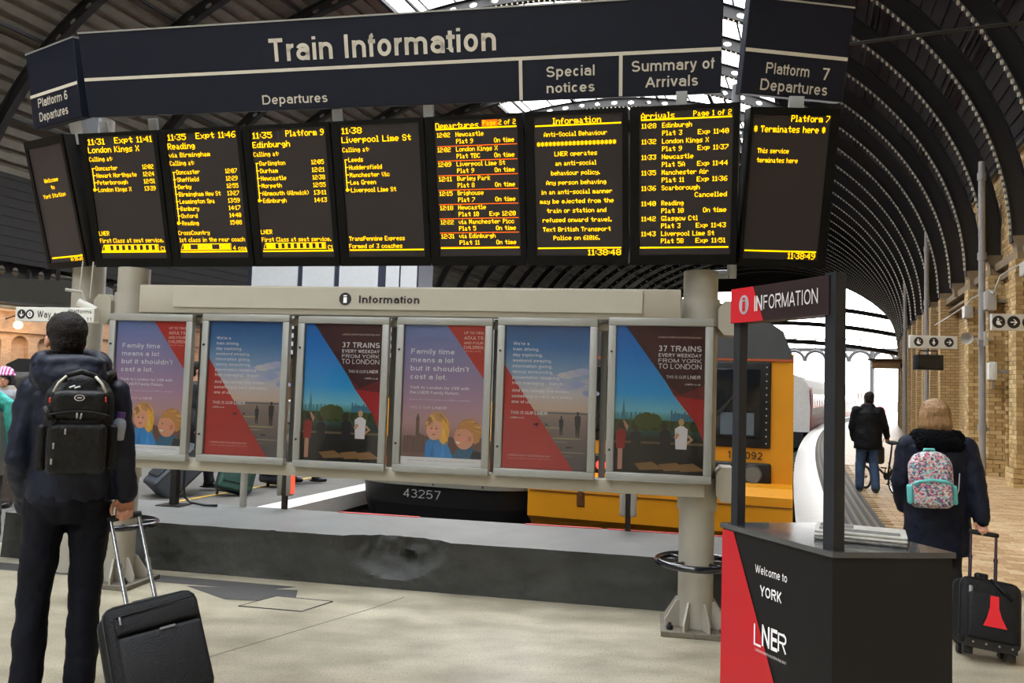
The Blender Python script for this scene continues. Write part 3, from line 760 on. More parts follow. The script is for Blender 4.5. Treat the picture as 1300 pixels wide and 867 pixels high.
mb = MB(); mb.uv = []
a, b_ = TR(-45, -37.3), TR(-45, 4.7)
for q in (a, b_):
    for z in (0, 14): mb.v.append(Vector((q[0], q[1], z)))
mb.uv = [(0,0),(0,14),(42,0),(42,14)]; mb.f = [[0,2,3,1]]; mb.mi = [0]; mb.col = [None]
one('wall_front', mb, BRW, 'brick wall closing the station hall behind the camera', 'wall', kind='structure')
# ---------------------------------------------------------------- far end screen
es = thing('window_1', 'glazed end screen of the roof with thin transoms', 'window', kind='structure')
mb = MB(); T = 77
def eprof(a_, b_, n=40): return [epoint(-8, a_, b_, 4.5, pi*(1-i/n)) for i in range(n+1)]
po = eprof(12.75, 8.85); pi_ = eprof(12.1, 8.3)
mb.M = MTR(T)
for i in range(40):
    a, b, c, d = po[i], po[i+1], pi_[i+1], pi_[i]
    mb.hexa([(a[0],-.15,a[1]),(b[0],-.15,b[1]),(c[0],-.15,c[1]),(d[0],-.15,d[1]),(a[0],.15,a[1]),(b[0],.15,b[1]),(c[0],.15,c[1]),(d[0],.15,d[1])])
part('arch_frame', mb, FRAMEM, es)
mb = MB(); mb.M = MTR(T)
for zz, hw in [(q, 12.15*sqrt(1-((q-4.5)/8.4)**2)) for q in (5.2,6.9,8.5)]:
    pts = [(-8+hw*u, 0, zz+1.3*(1-u*u)) for u in [-1+2*k/24 for k in range(25)]]
    mb.tube(pts, .2, 6)
part('transom', mb, FRAMEM, es)
mb = MB(); mb.M = MTR(T); zc = 11.2; ac = math.asin((zc-4.5)/8.4)
mb.prism([epoint(-8, 12.1, 8.4, 4.5, ac+(pi-2*ac)*k/16) for k in range(17)], -.1, -.02, 'y'); part('added_top_boards', mb, DECK, es)  # added boards that block the bright sky at the top of the opening
mb = MB(); mb.M = MTR(T)
mb.v = []; 
pg = [(x, .0, z) for x, z in pi_]; mb.add(pg, [tuple(range(len(pg)))]); part('glass', mb, MATS['clear_glass'], es)
# ================================================================ LOW WALL
CONC = mat('dark_painted_concrete', (62,64,62), .7, var=.25, scale=4, bump=.9, bscale=9)
CONT = mat('worn_grey_top', (108,109,107), .5, spec=.35, var=.14, scale=3, bump=.15)
REDL = mat('red_line_paint', (196,70,72), .6)
kd = Vector((4.41,-.84,0)).normalized(); kn = Vector((kd.y,-kd.x,0))   # along, towards camera
KO = Vector((-4.2,6.72,0)); KL = 6.75
KM = Matrix(((kd.x,-kn.x,0,KO.x),(kd.y,-kn.y,0,KO.y),(0,0,1,0),(0,0,0,1)))
kt = thing('low_wall', 'long low dark concrete wall with a worn grey top in front of the trains', 'wall', M=KM)
mb = MB(); nx = 90; nz = 8
def chip(x, z):
    d = 0
    dx = (x-3.42)/.42; dz = (z-.37)/.30
    q = dx*dx+dz*dz
    if q < 1: d += .13*(1-q)**.7*(1+.35*noise.noise((x*14, z*14, 1)))
    q = ((x-3.50)/.07)**2+((z-.22)/.055)**2
    if q < 1: d += .09*(1-q)
    d += .012*noise.noise((x*5, z*9, 3))+.006*noise.noise((x*21, z*25, 7))
    if z > .33 and noise.noise((x*3.1, 0, 9)) > .32: d += .02
    return d
g = []
for j in range(nz*2+1):
    z = .365*j/(nz*2)
    for i in range(nx*3+1):
        x = KL*i/(nx*3); g.append((x, .08*z+chip(x, z)*(1 if 0 < j else .3), z))
w_ = nx*3+1
mb.add(g, [(j*w_+i, j*w_+i+1, (j+1)*w_+i+1, (j+1)*w_+i) for j in range(nz*2) for i in range(nx*3)])
tp = []
for i in range(w_): x = KL*i/(nx*3); tp.append((x, .08*.365+chip(x, .365), .365)); 
base = len(mb.v)
mb.m = 1; mb.add(tp + [(p[0], p[1]+.12, .368) for p in tp] + [(p[0], 1.03, .368) for p in tp], [(i, i+1, w_+i+1, w_+i) for i in range(w_-1)]+[(w_+i, w_+i+1, 2*w_+i+1, 2*w_+i) for i in range(w_-1)])
mb.m = 0; mb.add([(0,0,0),(0,1.03,0),(0,1.03,.368),(0,.03,.368),(KL,0,0),(KL,1.03,0),(KL,1.03,.368),(KL,.03,.368)], [(0,3,2,1),(4,5,6,7),(1,2,6,5)])
part('wall_block', mb, [CONC, CONT], kt, True, 35)
mb = MB(); 
for a, b in ((2.55,3.30),(4.25,4.9),(4.95,KL)): mb.box(a, b, 1.0, 1.036, .33, .374)
part('red_edge_line', mb, REDL, kt)
mb = MB(); mb.box(0, KL, 1.03, 1.10, -.95, .2); part('pit_face', mb, DARK, kt)

# ================================================================ BOARD STRUCTURE
U = Vector((.98456,-.17507,0)); N = Vector((-.17507,-.98456,0)); R0 = Vector((1.253,5.282,0))
SM = Matrix(((U.x,-N.x,0,R0.x),(U.y,-N.y,0,R0.y),(0,0,1,0),(0,0,0,1)))   # x along board, y away from camera
def column(x, label, top=2.35, r=.113):
    c = thing('support_column', label, 'column', M=SM @ Matrix.Translation((x,0,0)))
    b = MB(); b.cyl((0,0,.02),(0,0,top), r, n=32); part('shaft', b, STONEP, c, True, 40)
    b = MB(); b.cyl((0,0,.78),(0,0,.99), r+.014, n=32); b.cyl((0,0,1.98),(0,0,2.16), r+.014, n=32); part('collar', b, STONEP, c, True, 40)
    b = MB(); b.rbox((0,0,.0175),(.44,.40,.035),.004,1); part('base_plate', b, mat('worn_base', (104,98,86), .6, var=.3, scale=30), c)
    for k in range(8):
        a = k*pi/4+pi/8
        b = MB(); b.M = Matrix.Rotation(a, 4, 'Z'); b.prism([(r-.01,.035),(.21,.035),(.21,.08),(r+.02,.2),(r-.01,.2)], -.006, .006, 'y'); part('gusset', b, STONEP, c)
    for sx in (-1, 1):
        for sy in (-1, 1):
            b = MB(); b.cyl((sx*.165,sy*.145,.035),(sx*.165,sy*.145,.06),.022,n=6); b.cyl((sx*.165,sy*.145,.06),(sx*.165,sy*.145,.078),.012,n=8); part('bolt', b, BLACK, c)
    return c
column(-.005, 'thick round grey column with bolted foot at the right end of the poster board')
column(-4.2, 'thick round grey column with bolted foot at the left end of the poster board')
b = MB(); b.cyl((0,0,0),(0,0,3.6),.12,n=28)
one('support_pole', b, STONEP, 'round grey pole behind the head of the man with the backpack', 'pole', smooth=True, ang=40, M=SM @ Matrix.Translation((-4.78,.25,0)))
RINGM = mat('black_gloss_tube', (20,22,30), .18, var=.05, coat=.5)
def perch(x, label):
    c = thing('perch_ring', label, 'ring', M=SM @ Matrix.Translation((x,0,.44)))
    b = MB(); b.tube([(.25*cos(2*pi*k/40), .25*sin(2*pi*k/40), 0) for k in range(40)], .022, 10, True); part('ring_tube', b, RINGM, c, True)
    for k in range(4):
        a = k*pi/2+pi/4; b = MB(); b.tube([(.12*cos(a),.12*sin(a),0),(.25*cos(a),.25*sin(a),0)],.014,8); part('spoke', b, RINGM, c, True)
perch(-.005, 'black tubular ring around the right column near the kiosk')
perch(-4.2, 'black tubular ring around the left column behind the suitcase handle')

# poster board frame
BF = mat('warm_grey_board_paint', (164,159,144), .45, var=.05, scale=4)
bd = thing('poster_board', 'long warm grey metal frame with an Information header carrying six posters', 'notice board', M=SM)
b = MB(); b.rbox((-2.06,-.19,2.10),(3.84,.10,.20),.008,2); part('header_beam', b, BF, bd, True, 30)
b = MB(); b.rbox((-2.04,-.247,2.115),(3.32,.014,.15),.003,1); part('header_plate', b, mat('header_plate', (172,168,153), .4, var=.03), bd)
b = MB(); b.rbox((-2.09,-.16,.925),(4.24,.10,.085),.006,2); part('lower_beam', b, BF, bd, True, 30)
b = MB(); b.rbox((-2.09,-.14,1.955),(4.3,.06,.05),.004,1); part('upper_rail', b, BF, bd)
OCT = [(-.09,-.065),(-.045,-.11),(.045,-.11),(.09,-.065),(.09,.065),(.045,.11),(-.045,.11),(-.09,.065)]
for x, z in ((.175,2.03),(.175,.96),(-4.36,2.03),(-4.36,.96)):
    b = MB(); b.prism([(x+p*.8, z+q) for p, q in OCT], -.13, .10, 'y'); part('end_bracket', b, BF, bd)
for x in (-3.55,-2.82,-2.09,-1.36,-.63):
    b = MB(); b.box(x-.02,x+.02,-.10,-.05,.94,2.0); part('stile', b, mat('stile_paint', (120,118,110), .5), bd)
BLKI = (30,30,32)
b = Print(); b.M = Matrix(((1,0,0,-4.0),(0,0,-1,-.256),(0,1,0,2.0),(0,0,0,1)))
b.disc(1.60,.112,.044,col=BLKI); b.text('i', 1.588,.085,.052,1.612,(236,232,220),.02,.0016)
b.text('Information', 1.70,.085,.052,2.13,BLKI,.03)
part('header_lettering', b, PRINT, bd)
# six small dark bolts on the header edge
b = MB()
for k in range(9): b.cyl((-3.9+k*.45,-.2,1.985),(-3.9+k*.45,-.2,1.993),.012,n=8)
part('header_screws', b, BLACK, bd)

# ---- posters
ALUF = mat('poster_case_frame', (150,151,146), .4, .2, var=.04)
PW, PH = .60, .93
def quad_people(p, x, y, h, top, bot, skin=(150,110,86), hair=(60,44,34)):
    p.poly([(x-.07*h,y),(x-.02*h,y),(x+.0*h,y+.45*h),(x-.10*h,y+.5*h)], bot, .0022)
    p.poly([(x+.02*h,y),(x+.07*h,y),(x+.10*h,y+.5*h),(x-.02*h,y+.45*h)], bot, .0022)
    p.poly([(x-.11*h,y+.42*h),(x+.11*h,y+.42*h),(x+.13*h,y+.8*h),(x+.04*h,y+.86*h),(x-.04*h,y+.86*h),(x-.13*h,y+.8*h)], top, .0024)
    p.disc(x, y+.93*h, .055*h, .07*h, hair, .0026, 12)
def poster_family(p):
    p.grad(0, PW, [(0,(96,72,62)),(.12,(120,86,80)),(.28,(176,140,140)),(.42,(170,140,160)),(.62,(146,132,168)),(.86,(118,130,176)),(PH,(104,124,170))])
    for k in range(26):
        x = .02+k*.022; h = .03+.03*abs(noise.noise((k*.7,1,2)))
        p.rect(x, x+.02, .08, .16+h, (92+k % 3*8,70,64), .0012)
    p.rect(.11,.135,.08,.30,(98,76,66),.0014); p.poly([(.108,.30),(.137,.30),(.1225,.345)], (88,66,58), .0014)
    p.poly([(.315,PH),(PW,PH),(PW,.57)], (176,46,40), .0016)
    for i, s in enumerate(('UP TO TWO','ADULTS','AND FOUR','CHILDREN')):
        p.text(s, .44, .872-.031*i-(.004 if i else 0), .021 if i in (1,3) else .017, .58, (236,196,188), .015, .0022)
    p.text('BEFORE TRAVEL', .45,.755,.009,.57,(226,170,160),0,.0022)
    W_ = (240,236,240)
    for i, (s, x1) in enumerate((('Family time',.375),('means a lot',.37),('but it shouldn\'t',.485),('cost a lot.',.325))):
        p.text(s, .055, .735-.056*i, .034, x1, W_, .018, .002)
    p.text('York to London for £99 with', .055,.503,.020,.49,W_,.014,.002); p.text('the LNER Family Return.', .055,.470,.020,.42,W_,.014,.002)
    p.text('Book in the Travel Centre or at LNER.co.uk/family', .055,.428,.010,.50,(214,200,216),0,.002)
    p.text('THIS IS OUR', .06,.372,.017,.21,(206,190,206),.01,.002); p.text('LNER', .225,.372,.017,.33,(220,208,220),.02,.002)
    # two children
    p.poly([(.18,.055),(.185,.15),(.235,.205),(.30,.20),(.36,.12),(.39,.055)], (40,132,196), .0024)
    p.poly([(.37,.055),(.42,.12),(.50,.14),(.57,.10),(.60,.09),(.60,.055)], (34,92,124), .0024)
    p.poly([(.51,.055),(.53,.11),(.60,.10),(.60,.055)], (24,36,44), .0026)
    p.disc(.265,.265,.085,.092,(196,150,92),.0026); p.disc(.315,.235,.042,.09,(226,170,60),.0027)
    p.disc(.245,.240,.058,.072,(214,160,132),.0028); p.disc(.226,.245,.007,.005,(60,40,36),.003,10); p.disc(.262,.245,.007,.005,(60,40,36),.003,10); p.disc(.242,.205,.014,.005,(170,90,84),.003,10)
    p.poly([(.19,.27),(.20,.325),(.25,.35),(.30,.33),(.30,.285),(.25,.30)], (188,140,84), .0031)
    p.disc(.50,.235,.088,.082,(178,128,70),.0026); p.disc(.465,.195,.072,.080,(206,150,120),.0028); p.poly([(.398,.205),(.385,.188),(.40,.178)], (206,150,120), .0028)
    p.disc(.505,.185,.014,.02,(190,124,98),.003,10); p.poly([(.41,.245),(.45,.30),(.53,.31),(.585,.26),(.575,.17),(.54,.15),(.525,.22),(.48,.25)], (186,134,68), .0031)
    p.disc(.428,.208,.006,.004,(60,40,36),.0032,10)
    rnd = random.Random(3)
    for k in range(34):   # strands of hair
        a = radians(20+k*4.6); x = .262+.066*cos(a); y = .268+.070*sin(a); c = rnd.choice(((206,160,96),(170,124,70),(224,184,110),(150,108,62)))
        p.poly([(x,y),(x+.02*cos(a+.9),y+.02*sin(a+.9)),(x+.045*cos(a-1.2),y-.045)], c, .00312+.00001*k)
    for k in range(24):
        x = .30+.042*rnd.random(); y = .17+.12*rnd.random(); p.poly([(x,y),(x+.007,y+.002),(x+.004,y-.055)], rnd.choice(((238,190,76),(214,158,58),(246,206,110))), .0030+.00001*k)
    for k in range(46):
        a = radians(-10+k*4.2); x = .508+.076*cos(a); y = .238+.066*sin(a); c = rnd.choice(((196,146,80),(154,106,54),(216,168,98),(132,92,50)))
        p.poly([(x,y),(x-.014*sin(a)+.004,y+.014*cos(a)),(x-.045*cos(a*.6),y-.02*sin(a)+.012)], c, .0033+.00001*k)
    p.disc(.235,.232,.022,.014,(226,160,140),.00285,12); p.disc(.455,.178,.022,.016,(216,146,118),.00285,12)
    p.poly([(.405,.168),(.440,.162),(.432,.150),(.41,.156)], (236,224,214), .0031); p.poly([(.215,.262),(.236,.264),(.236,.260)], (150,104,70), .0031); p.poly([(.252,.264),(.273,.262),(.252,.260)], (150,104,70), .0031)
    p.poly([(.20,.19),(.235,.165),(.27,.17),(.30,.20),(.25,.155)], (28,104,166), .0026); p.poly([(.22,.06),(.24,.15),(.25,.06)], (30,108,170), .0026); p.poly([(.30,.06),(.31,.14),(.33,.06)], (60,150,214), .0026)
    p.rect(0,PW,0,.055,(226,224,228),.0033); p.text('Subject to availability. Conditions apply. See the website for full details and times.', .05,.03,.006,.55,(150,146,160),0,.0036)
def poster_beach(p):
    p.grad(0, PW, [(0,(84,78,80)),(.13,(104,92,92)),(.30,(132,116,112)),(.365,(150,132,120)),(.385,(196,176,160)),(.50,(190,186,190)),(.62,(130,160,190)),(.78,(60,116,168)),(PH,(36,84,140))])
    for k in range(16):
        cx = .30+.33*((k*37) % 17)/17; cy = .50+.15*((k*23) % 11)/11
        p.disc(cx, cy, .06, .022, (196-k % 4*14,192-k % 4*10,196), .0011+.00002*k, 14)
    p.rect(0,PW,.362,.372,(92,92,104),.0014)
    for k in range(14):
        y = .03+.022*k; x = .1+.4*((k*29) % 13)/13; p.disc(x,y,.12,.005,(120+k % 3*22,116+k % 3*20,118),.0014+.00002*k,10)
    p.poly([(0,.675),(0,0),(.505,0)], (172,44,44), .002)
    W_ = (238,232,232)
    for i, (s, x1) in enumerate((("We're a",.175),('train driving,',.245),('day exploring,',.27),('weekend awaying,',.335),('information giving,',.34),('tannoy announcing,',.345),('presentation tweaking,',.395),('train managing... bunch.',.42))):
        p.text(s, .06, .800-.0365*i, .021, x1, W_, .016, .0026)
    for i, (s, x1) in enumerate((('And this railway line means',.46),('something to each and every',.48),('one of us.',.20))): p.text(s, .06, .496-.0365*i, .021, x1, W_, .016, .0026)
    p.text('THIS IS OUR', .055,.352,.020,.215,W_,.012,.0026); p.text('LNER', .225,.352,.022,.315,W_,.02,.0026); p.text('LNER.co.uk', .055,.325,.010,.15,W_,.02,.0026)
    p.text('LONDON NORTH EASTERN RAILWAY', .045,.082,.011,.345,(222,180,176),.01,.0026); p.text('GLASGOW  EDINBURGH  NEWCASTLE  YORK  LONDON', .045,.064,.007,.345,(212,160,156),0,.0026)
    for x, y, h in ((.412,.225,.125),(.525,.215,.165)): quad_people(p, x, y, h, (30,28,34), (26,24,30), hair=(28,26,32))
    for x, s in ((.235,1),(.315,-1)):
        p.poly([(x-.014,.285),(x+.014,.285),(x+.022*s,.30),(x+.012,.296),(x-.014,.296)], (34,28,30), .0028); p.rect(x-.012,x-.009,.27,.287,(34,28,30),.0028); p.rect(x+.008,x+.011,.27,.287,(34,28,30),.0028)
    p.rect(.45,.49,.145,.155,(50,46,50),.0028)
def poster_trains(p):
    p.grad(0, PW, [(0,(26,26,24)),(.22,(40,44,36)),(.33,(70,120,110)),(.39,(120,190,206)),(.50,(52,160,214)),(.75,(24,128,204)),(PH,(30,110,190))])
    for k in range(34):
        x = .3+.3*k/34 if k > 8 else .02+k*.03; h = .02+.05*abs(noise.noise((k*1.3,4,2)))
        p.rect(x, x+.010, .30, .355+h, (50,106,134) if k % 2 else (72,128,150), .0012+.00001*k)
    p.poly([(.050,.33),(.078,.33),(.064,.475)], (66,120,140), .0016)
    for k in range(26):
        x = .02+.56*k/26; p.disc(x, .30+.02*noise.noise((k,2,0)), .035, .035, (44+k % 3*12,58+k % 3*12,34), .0018+.00001*k, 10)
    for x, r in ((.22,.06),(.27,.05),(.18,.045)): p.disc(x,.33,r,r*.9,(74,84,40),.00205+x*.0003,14)
    p.rect(0,PW,0,.19,(30,28,28),.0023); p.rect(0,PW,.185,.20,(110,92,70),.00234)
    for x0 in (.18,.34,.45): p.poly([(x0,.02),(x0+.16,.03),(x0+.08,.075),(x0-.04,.06)], (142,108,68), .00238+x0*.00005)
    p.poly([(.065,PH),(PW,PH),(PW,.27),(.545,.32)], (66,30,36), .0025)
    p.poly([(PW,.47),(.40,.49),(.545,.32),(PW,.20)], (170,40,44), .0026); p.poly([(.35,.565),(.44,.50),(PW,.56),(PW,.47),(.40,.49)], (108,34,40), .0026)
    W_ = (240,234,232)
    p.text('LONDON NORTH EASTERN RAILWAY', .285,.853,.011,.575,(206,180,178),.01,.003)
    for (s, y, h, bo) in (('37 TRAINS',.770,.036,.02),('EVERY WEEKDAY',.735,.022,.02),('FROM YORK',.700,.024,0),('TO LONDON',.660,.032,.0)): p.text(s, .29, y, h, .575, W_, bo, .003)
    p.text('THIS IS OUR', .345,.600,.019,.475,W_,0,.003); p.text('LNER', .485,.600,.021,.57,W_,.02,.003); p.text('LNER.co.uk', .47,.560,.010,.57,W_,.02,.003)
    p.poly([(.03,.02),(.06,.02),(.062,.17),(.03,.17)], (190,140,120), .0027); p.poly([(.02,.15),(.075,.15),(.085,.26),(.04,.28),(.015,.25)], (150,34,36), .0028); p.disc(.05,.30,.020,.024,(60,40,34),.0029,12)
    p.poly([(.09,.26),(.10,.29),(.07,.33),(.06,.32)], (190,140,116), .0028)
    quad_people(p, .15,.03,.27,(34,34,36),(26,26,28)); quad_people(p, .345,.02,.30,(36,34,40),(24,24,30))
    quad_people(p, .45,.02,.33,(224,220,224),(26,26,34), hair=(196,160,110)); p.poly([(.40,.23),(.42,.26),(.44,.25),(.42,.22)], (196,150,120), .0029); p.poly([(.50,.25),(.53,.22),(.49,.19),(.485,.205),(.51,.22),(.49,.24)], (196,150,120), .0029)
kinds = [(poster_family,-3.865,1.467,'family offer poster with two children, leftmost case of the board beside the left column'),
 (poster_beach,-3.130,1.476,'beach walkers poster with red corner, second case from the left column'),
 (poster_trains,-2.405,1.470,'London skyline poster with 37 trains text, third case from the left'),
 (poster_family,-1.69,1.474,'family offer poster with two children, fourth case, in front of the dark 43257 train'),
 (poster_beach,-.995,1.482,'beach walkers poster with red corner, second case from the right column'),
 (poster_trains,-.265,1.493,'London skyline poster with 37 trains text, rightmost case against the right column')]
PGL = glass_mat('poster_glass', (.93,.94,.95)); cache = {}
for i, (fn, cx, cz, lab) in enumerate(kinds):
    t = thing('poster_case', lab, 'poster', group='poster cases on the board', M=SM @ Matrix.Translation((cx,-.235,cz)))
    b = MB(); w, h, fw = .66, 1.04, .05
    for (x0,x1,z0,z1) in ((-w/2,w/2,h/2-fw,h/2),(-w/2,w/2,-h/2,-h/2+fw),(-w/2,-w/2+fw,-h/2+fw,h/2-fw),(w/2-fw,w/2,-h/2+fw,h/2-fw)):
        b.rbox(((x0+x1)/2,0,(z0+z1)/2),(x1-x0,.05,z1-z0),.006,2)
    part('frame', b, ALUF, t, True, 30)
    b = MB(); b.box(-w/2+.01,w/2-.01,.005,.022,-h/2+.01,h/2-.01); part('back_panel', b, mat('case_back', (90,92,92), .5), t)
    if fn not in cache:
        p = Print(); p.M = Matrix(((.945,0,0,-PW/2*.945),(0,0,-1,.004),(0,1.015,0,-PH/2*1.015),(0,0,0,1))); fn(p); cache[fn] = p.mesh('poster_sheet', PRINT)
    link('poster_sheet', cache[fn], t)
    b = MB(); b.add([(-w/2+fw,-.012,-h/2+fw),(w/2-fw,-.012,-h/2+fw),(w/2-fw,-.012,h/2-fw),(-w/2+fw,-.012,h/2-fw)], [(0,1,2,3)]); part('glass', b, PGL, t)
    for zz in (-.33,.3):
        b = MB(); b.cyl((-w/2+.022,-.024,zz),(-w/2+.022,-.031,zz),.008,n=10); part('lock', b, BLACK, t)

# ================================================================ DISPLAYS
_F = ("0000000000 00005F0000 0007000700 147F147F14 242A7F2A12 2313086462 3649562050 0008070300 001C224100 0041221C00 2A1C7F1C2A 08083E0808 0080703000 0808080808 0000606000 2010080402 "
"3E5149453E 00427F4000 7249494946 2141494D33 1814127F10 2745454539 3C4A494931 4121110907 3649494936 464949291E 0000140000 0040340000 0008142241 1414141414 4122140800 0201590906 3E415D594E "
"7C1211127C 7F49494936 3E41414122 7F4141413E 7F49494941 7F09090901 3E41415173 7F0808087F 00417F4100 2040413F01 7F08142241 7F40404040 7F021C027F 7F0408107F 3E4141413E 7F09090906 3E4151215E 7F09192946 2649494932 03017F0103 3F4040403F 1F2040201F 3F4038403F 6314081463 0304780403 6159494D43 "
"007F414141 0204081020 004141417F 0402010204 4040404040 0003070800 2054547840 7F28444438 3844444428 384444287F 3854545418 00087E0902 18A4A49C78 7F08040478 00447D4000 2040403D00 7F10284400 00417F4000 7C04780478 7C08040478 3844444438 FC18242418 18242418FC 7C08040408 4854545424 04043F4424 3C4040207C 1C2040201C 3C4030403C 4428102844 4C9090907C 4464544C44").split()
def dots(s, x0, yb, h, x1=None, align='l'):
    """dot matrix text; returns rectangles; cap height is 7 dots"""
    cols = []
    for ch in s:
        if ch == ' ': cols += [0, 0, 0, 0]; continue
        g_ = _F[ord(ch)-32]; c5 = [int(g_[i:i+2], 16) for i in range(0, 10, 2)]
        while c5 and c5[0] == 0: c5.pop(0)
        while c5 and c5[-1] == 0: c5.pop()
        cols += c5+[0]
    cols = cols[:-1]; n = len(cols); dy = h/7; dx = (x1-x0)/n if x1 is not None else dy
    out = []
    for i, c in enumerate(cols):
        k = 0
        while k < 8:
            if c >> k & 1:
                j = k
                while j < 8 and c >> j & 1: j += 1
                out.append((x0+i*dx-.02*dx, x0+(i+1.12)*dx, yb+(7-j)*dy+.06*dy, yb+(7-k)*dy-.06*dy)); k = j
            else: k += 1
    return out
SCRW = [.11,.08]
BEZ = mat('display_bezel', (9,9,9), .5, var=.03, spec=.15); SCR = mat('display_screen', (50,45,46), .4, var=.05, scale=2, spec=.25); DBACK = mat('display_back_box', (30,30,32), .5)
def display(M, w, h, inner, rect, items, label, group='departure displays', name='departure_display', thick=.14):
    """inner: x0,x1,y0,y1 of the lit area; rect: the four corners (TL,TR,BL,BR) the item coordinates are read in"""
    t = thing(name, label, 'display', group=group, M=M)
    g_ = .006; fr = .03
    b = MB(); x0, x1, y0, y1 = inner
    b.rbox((w/2, h/2, -thick/2-.012),(w-2*g_, h-2*g_, thick),.008,2); part('housing', b, DBACK, t, True, 30)
    b = MB(); BX0, BX1, BY0, BY1 = x0, x1, y0, y1; x0 -= .01; x1 += .01; y0 -= .004; y1 += .006
    for (a0,a1,c0,c1) in ((g_,w-g_,y1,h-g_),(g_,w-g_,g_,y0),(g_,x0,y0,y1),(x1,w-g_,y0,y1)): b.box(a0,a1,c0,c1,-.012,.006)
    part('bezel', b, BEZ, t)
    b = MB(); b.box(x0,x1,y0,y1,-.012,-.004); part('screen', b, SCR, t); x0, x1, y0, y1 = BX0, BX1, BY0, BY1
    TL, TRr, BL, BR_ = rect
    def uv_(px, py):
        v = .5; u = .5
        for _ in range(4):
            yt = TL[1]+(TRr[1]-TL[1])*u; yb = BL[1]+(BR_[1]-BL[1])*u; v = (py-yt)/(yb-yt)
            xl = TL[0]+(BL[0]-TL[0])*v; xr = TRr[0]+(BR_[0]-TRr[0])*v; u = (px-xl)/(xr-xl)
        return x0+u*(x1-x0), y1-v*(y1-y0)
    a = MB(); d = MB(); z = -.0025; o_ = MB()
    S = (y1-y0)/(((BL[1]-TL[1])+(BR_[1]-TRr[1]))/2)
    def rc(m_, xa, xb, ya, yb, zz=z): m_.add([(xa,ya,zz),(xb,ya,zz),(xb,yb,zz),(xa,yb,zz)], [(0,1,2,3)])
    for it in items:
        k = it[0]
        if k == 'T':
            _, s, xa, xb, yc, hh = it
            ua, va = uv_(xa, yc); ub, vb = uv_(xb, yc); va = (va+vb)/2
            for q in dots(s, ua, va-hh*S/2, hh*S, ub): rc(a, *q)
        elif k in 'LO':
            _, xa, xb, yc, th = it; ua, va = uv_(xa, yc); ub, vb = uv_(xb, yc); rc(a if k == 'L' else o_, ua, ub, (va+vb)/2-th*S/2, (va+vb)/2+th*S/2)
        elif k == 'V':
            _, xa, ya, yb, th = it; ua, va = uv_(xa, ya); ub, vb = uv_(xa, yb); rc(a, ua-th*S/2, ua+th*S/2, vb, va)
        elif k == 'D':
            _, xa, ya, r_ = it; ua, va = uv_(xa, ya); a.add([(ua+r_*S*cos(q*pi/5), va+r_*S*sin(q*pi/5), z) for q in range(10)], [tuple(range(10))])
        elif k == 'B':   # train diagram
            _, xa, xb, yc, hh, letters = it; ua, va = uv_(xa, yc); ub, vb = uv_(xb, yc); H_ = hh*S/2; e = H_*.9
            a.add([(ua,va-H_,z),(ub,va-H_,z),(ub,va+H_,z),(ua+e,va+H_,z)], [(0,1,2,3)])
            d.add([(ua+.25*e,va-H_*.8,z+.0005),(ub-.1*e,va-H_*.8,z+.0005),(ub-.1*e,va+H_*.8,z+.0005),(ua+e*1.1,va+H_*.8,z+.0005)], [(0,1,2,3)])
            n = len(letters); cw = (ub-ua-e*1.6)/n
            for i, ch in enumerate(letters):
                cx = ua+e*1.25+cw*i
                if ch == ' ': continue
                rc(a, cx+cw*.04, cx+cw*.96, va-H_*.72, va+H_*.72, z+.001)
                if ch != '#':
                    for q in dots(ch, cx+cw*.25, va-H_*.5, H_, cx+cw*.75): rc(d, q[0], q[1], q[2], q[3], z+.0015)
    part('amber_lettering', a, LED, t)
    if d.v: part('carriage_diagram', d, SCR, t)
    if o_.v: part('orange_row_line', o_, LEDR, t)
    return t
T_ = lambda s, xa, xb, y, h=24: ('T', s, xa, xb, y, h)
def stops(xl, x1, y0, dy, names, times, xt0, xt1):
    r = []
    for i, n_ in enumerate(names):
        y = y0+dy*i; xx = xl+i*1.5
        r += [('L', xx, xx+16, y, 4), T_(n_[0], xx+20, n_[1], y, 24)]
        if times: r.append(T_(times[i], xt0+i*1.2, xt1+i*1.2, y-1, 24))
    r += [('V', xl+len(names)*.7, y0, y0+dy*(len(names)-1), 5), ('D', xl+len(names)*1.4, y0+dy*(len(names)-1), 9)]
    return r
RM, RW, RH = frame((-3.222,6.103,2.36),(1.413,5.032,2.36),(-3.222-.2251*.27,6.103-.9743*.27,3.33))
DW = RW/7; INN = (.075, DW-.052, .075, 1.007-.04)
D1 = ((358,130),(690,128),(392,778),(720,778)); D2 = ((788,125),(1133,120),(812,778),(1155,778))
D3 = ((40,95),(405,90),(62,775),(422,770)); D4 = ((508,82),(888,78),(522,772),(898,768))
D5 = ((85,65),(485,58),(97,768),(490,765)); D6 = ((605,40),(1023,36),(597,765),(1010,762)); D7 = ((105,70),(527,62),(90,772),(508,768))
rows5 = [('12:02','Newcastle',325,'Plat 9',272,'On time'),('12:02','London Kings X',392,'Plat TBC',305,'On time'),('12:09','Liverpool Lime St',428,'Plat 9',274,'On time'),('12:11','Burley Park',352,'Plat 8',274,'On time'),
 ('12:15','Brighouse',318,'Plat 7',274,'On time'),('12:18','Newcastle',328,'Plat 10',292,'Exp 12:20'),('12:22','via Manchester Picc',466,'Plat 5',276,'On time'),('12:31','via Edinburgh',372,'Plat 11',292,'On time')]
i5 = [T_('Departures',86,300,86,32), ('O',318,396,78,34), T_('Page 2 of 2',322,483,75,26), ('L',86,487,101,7)]
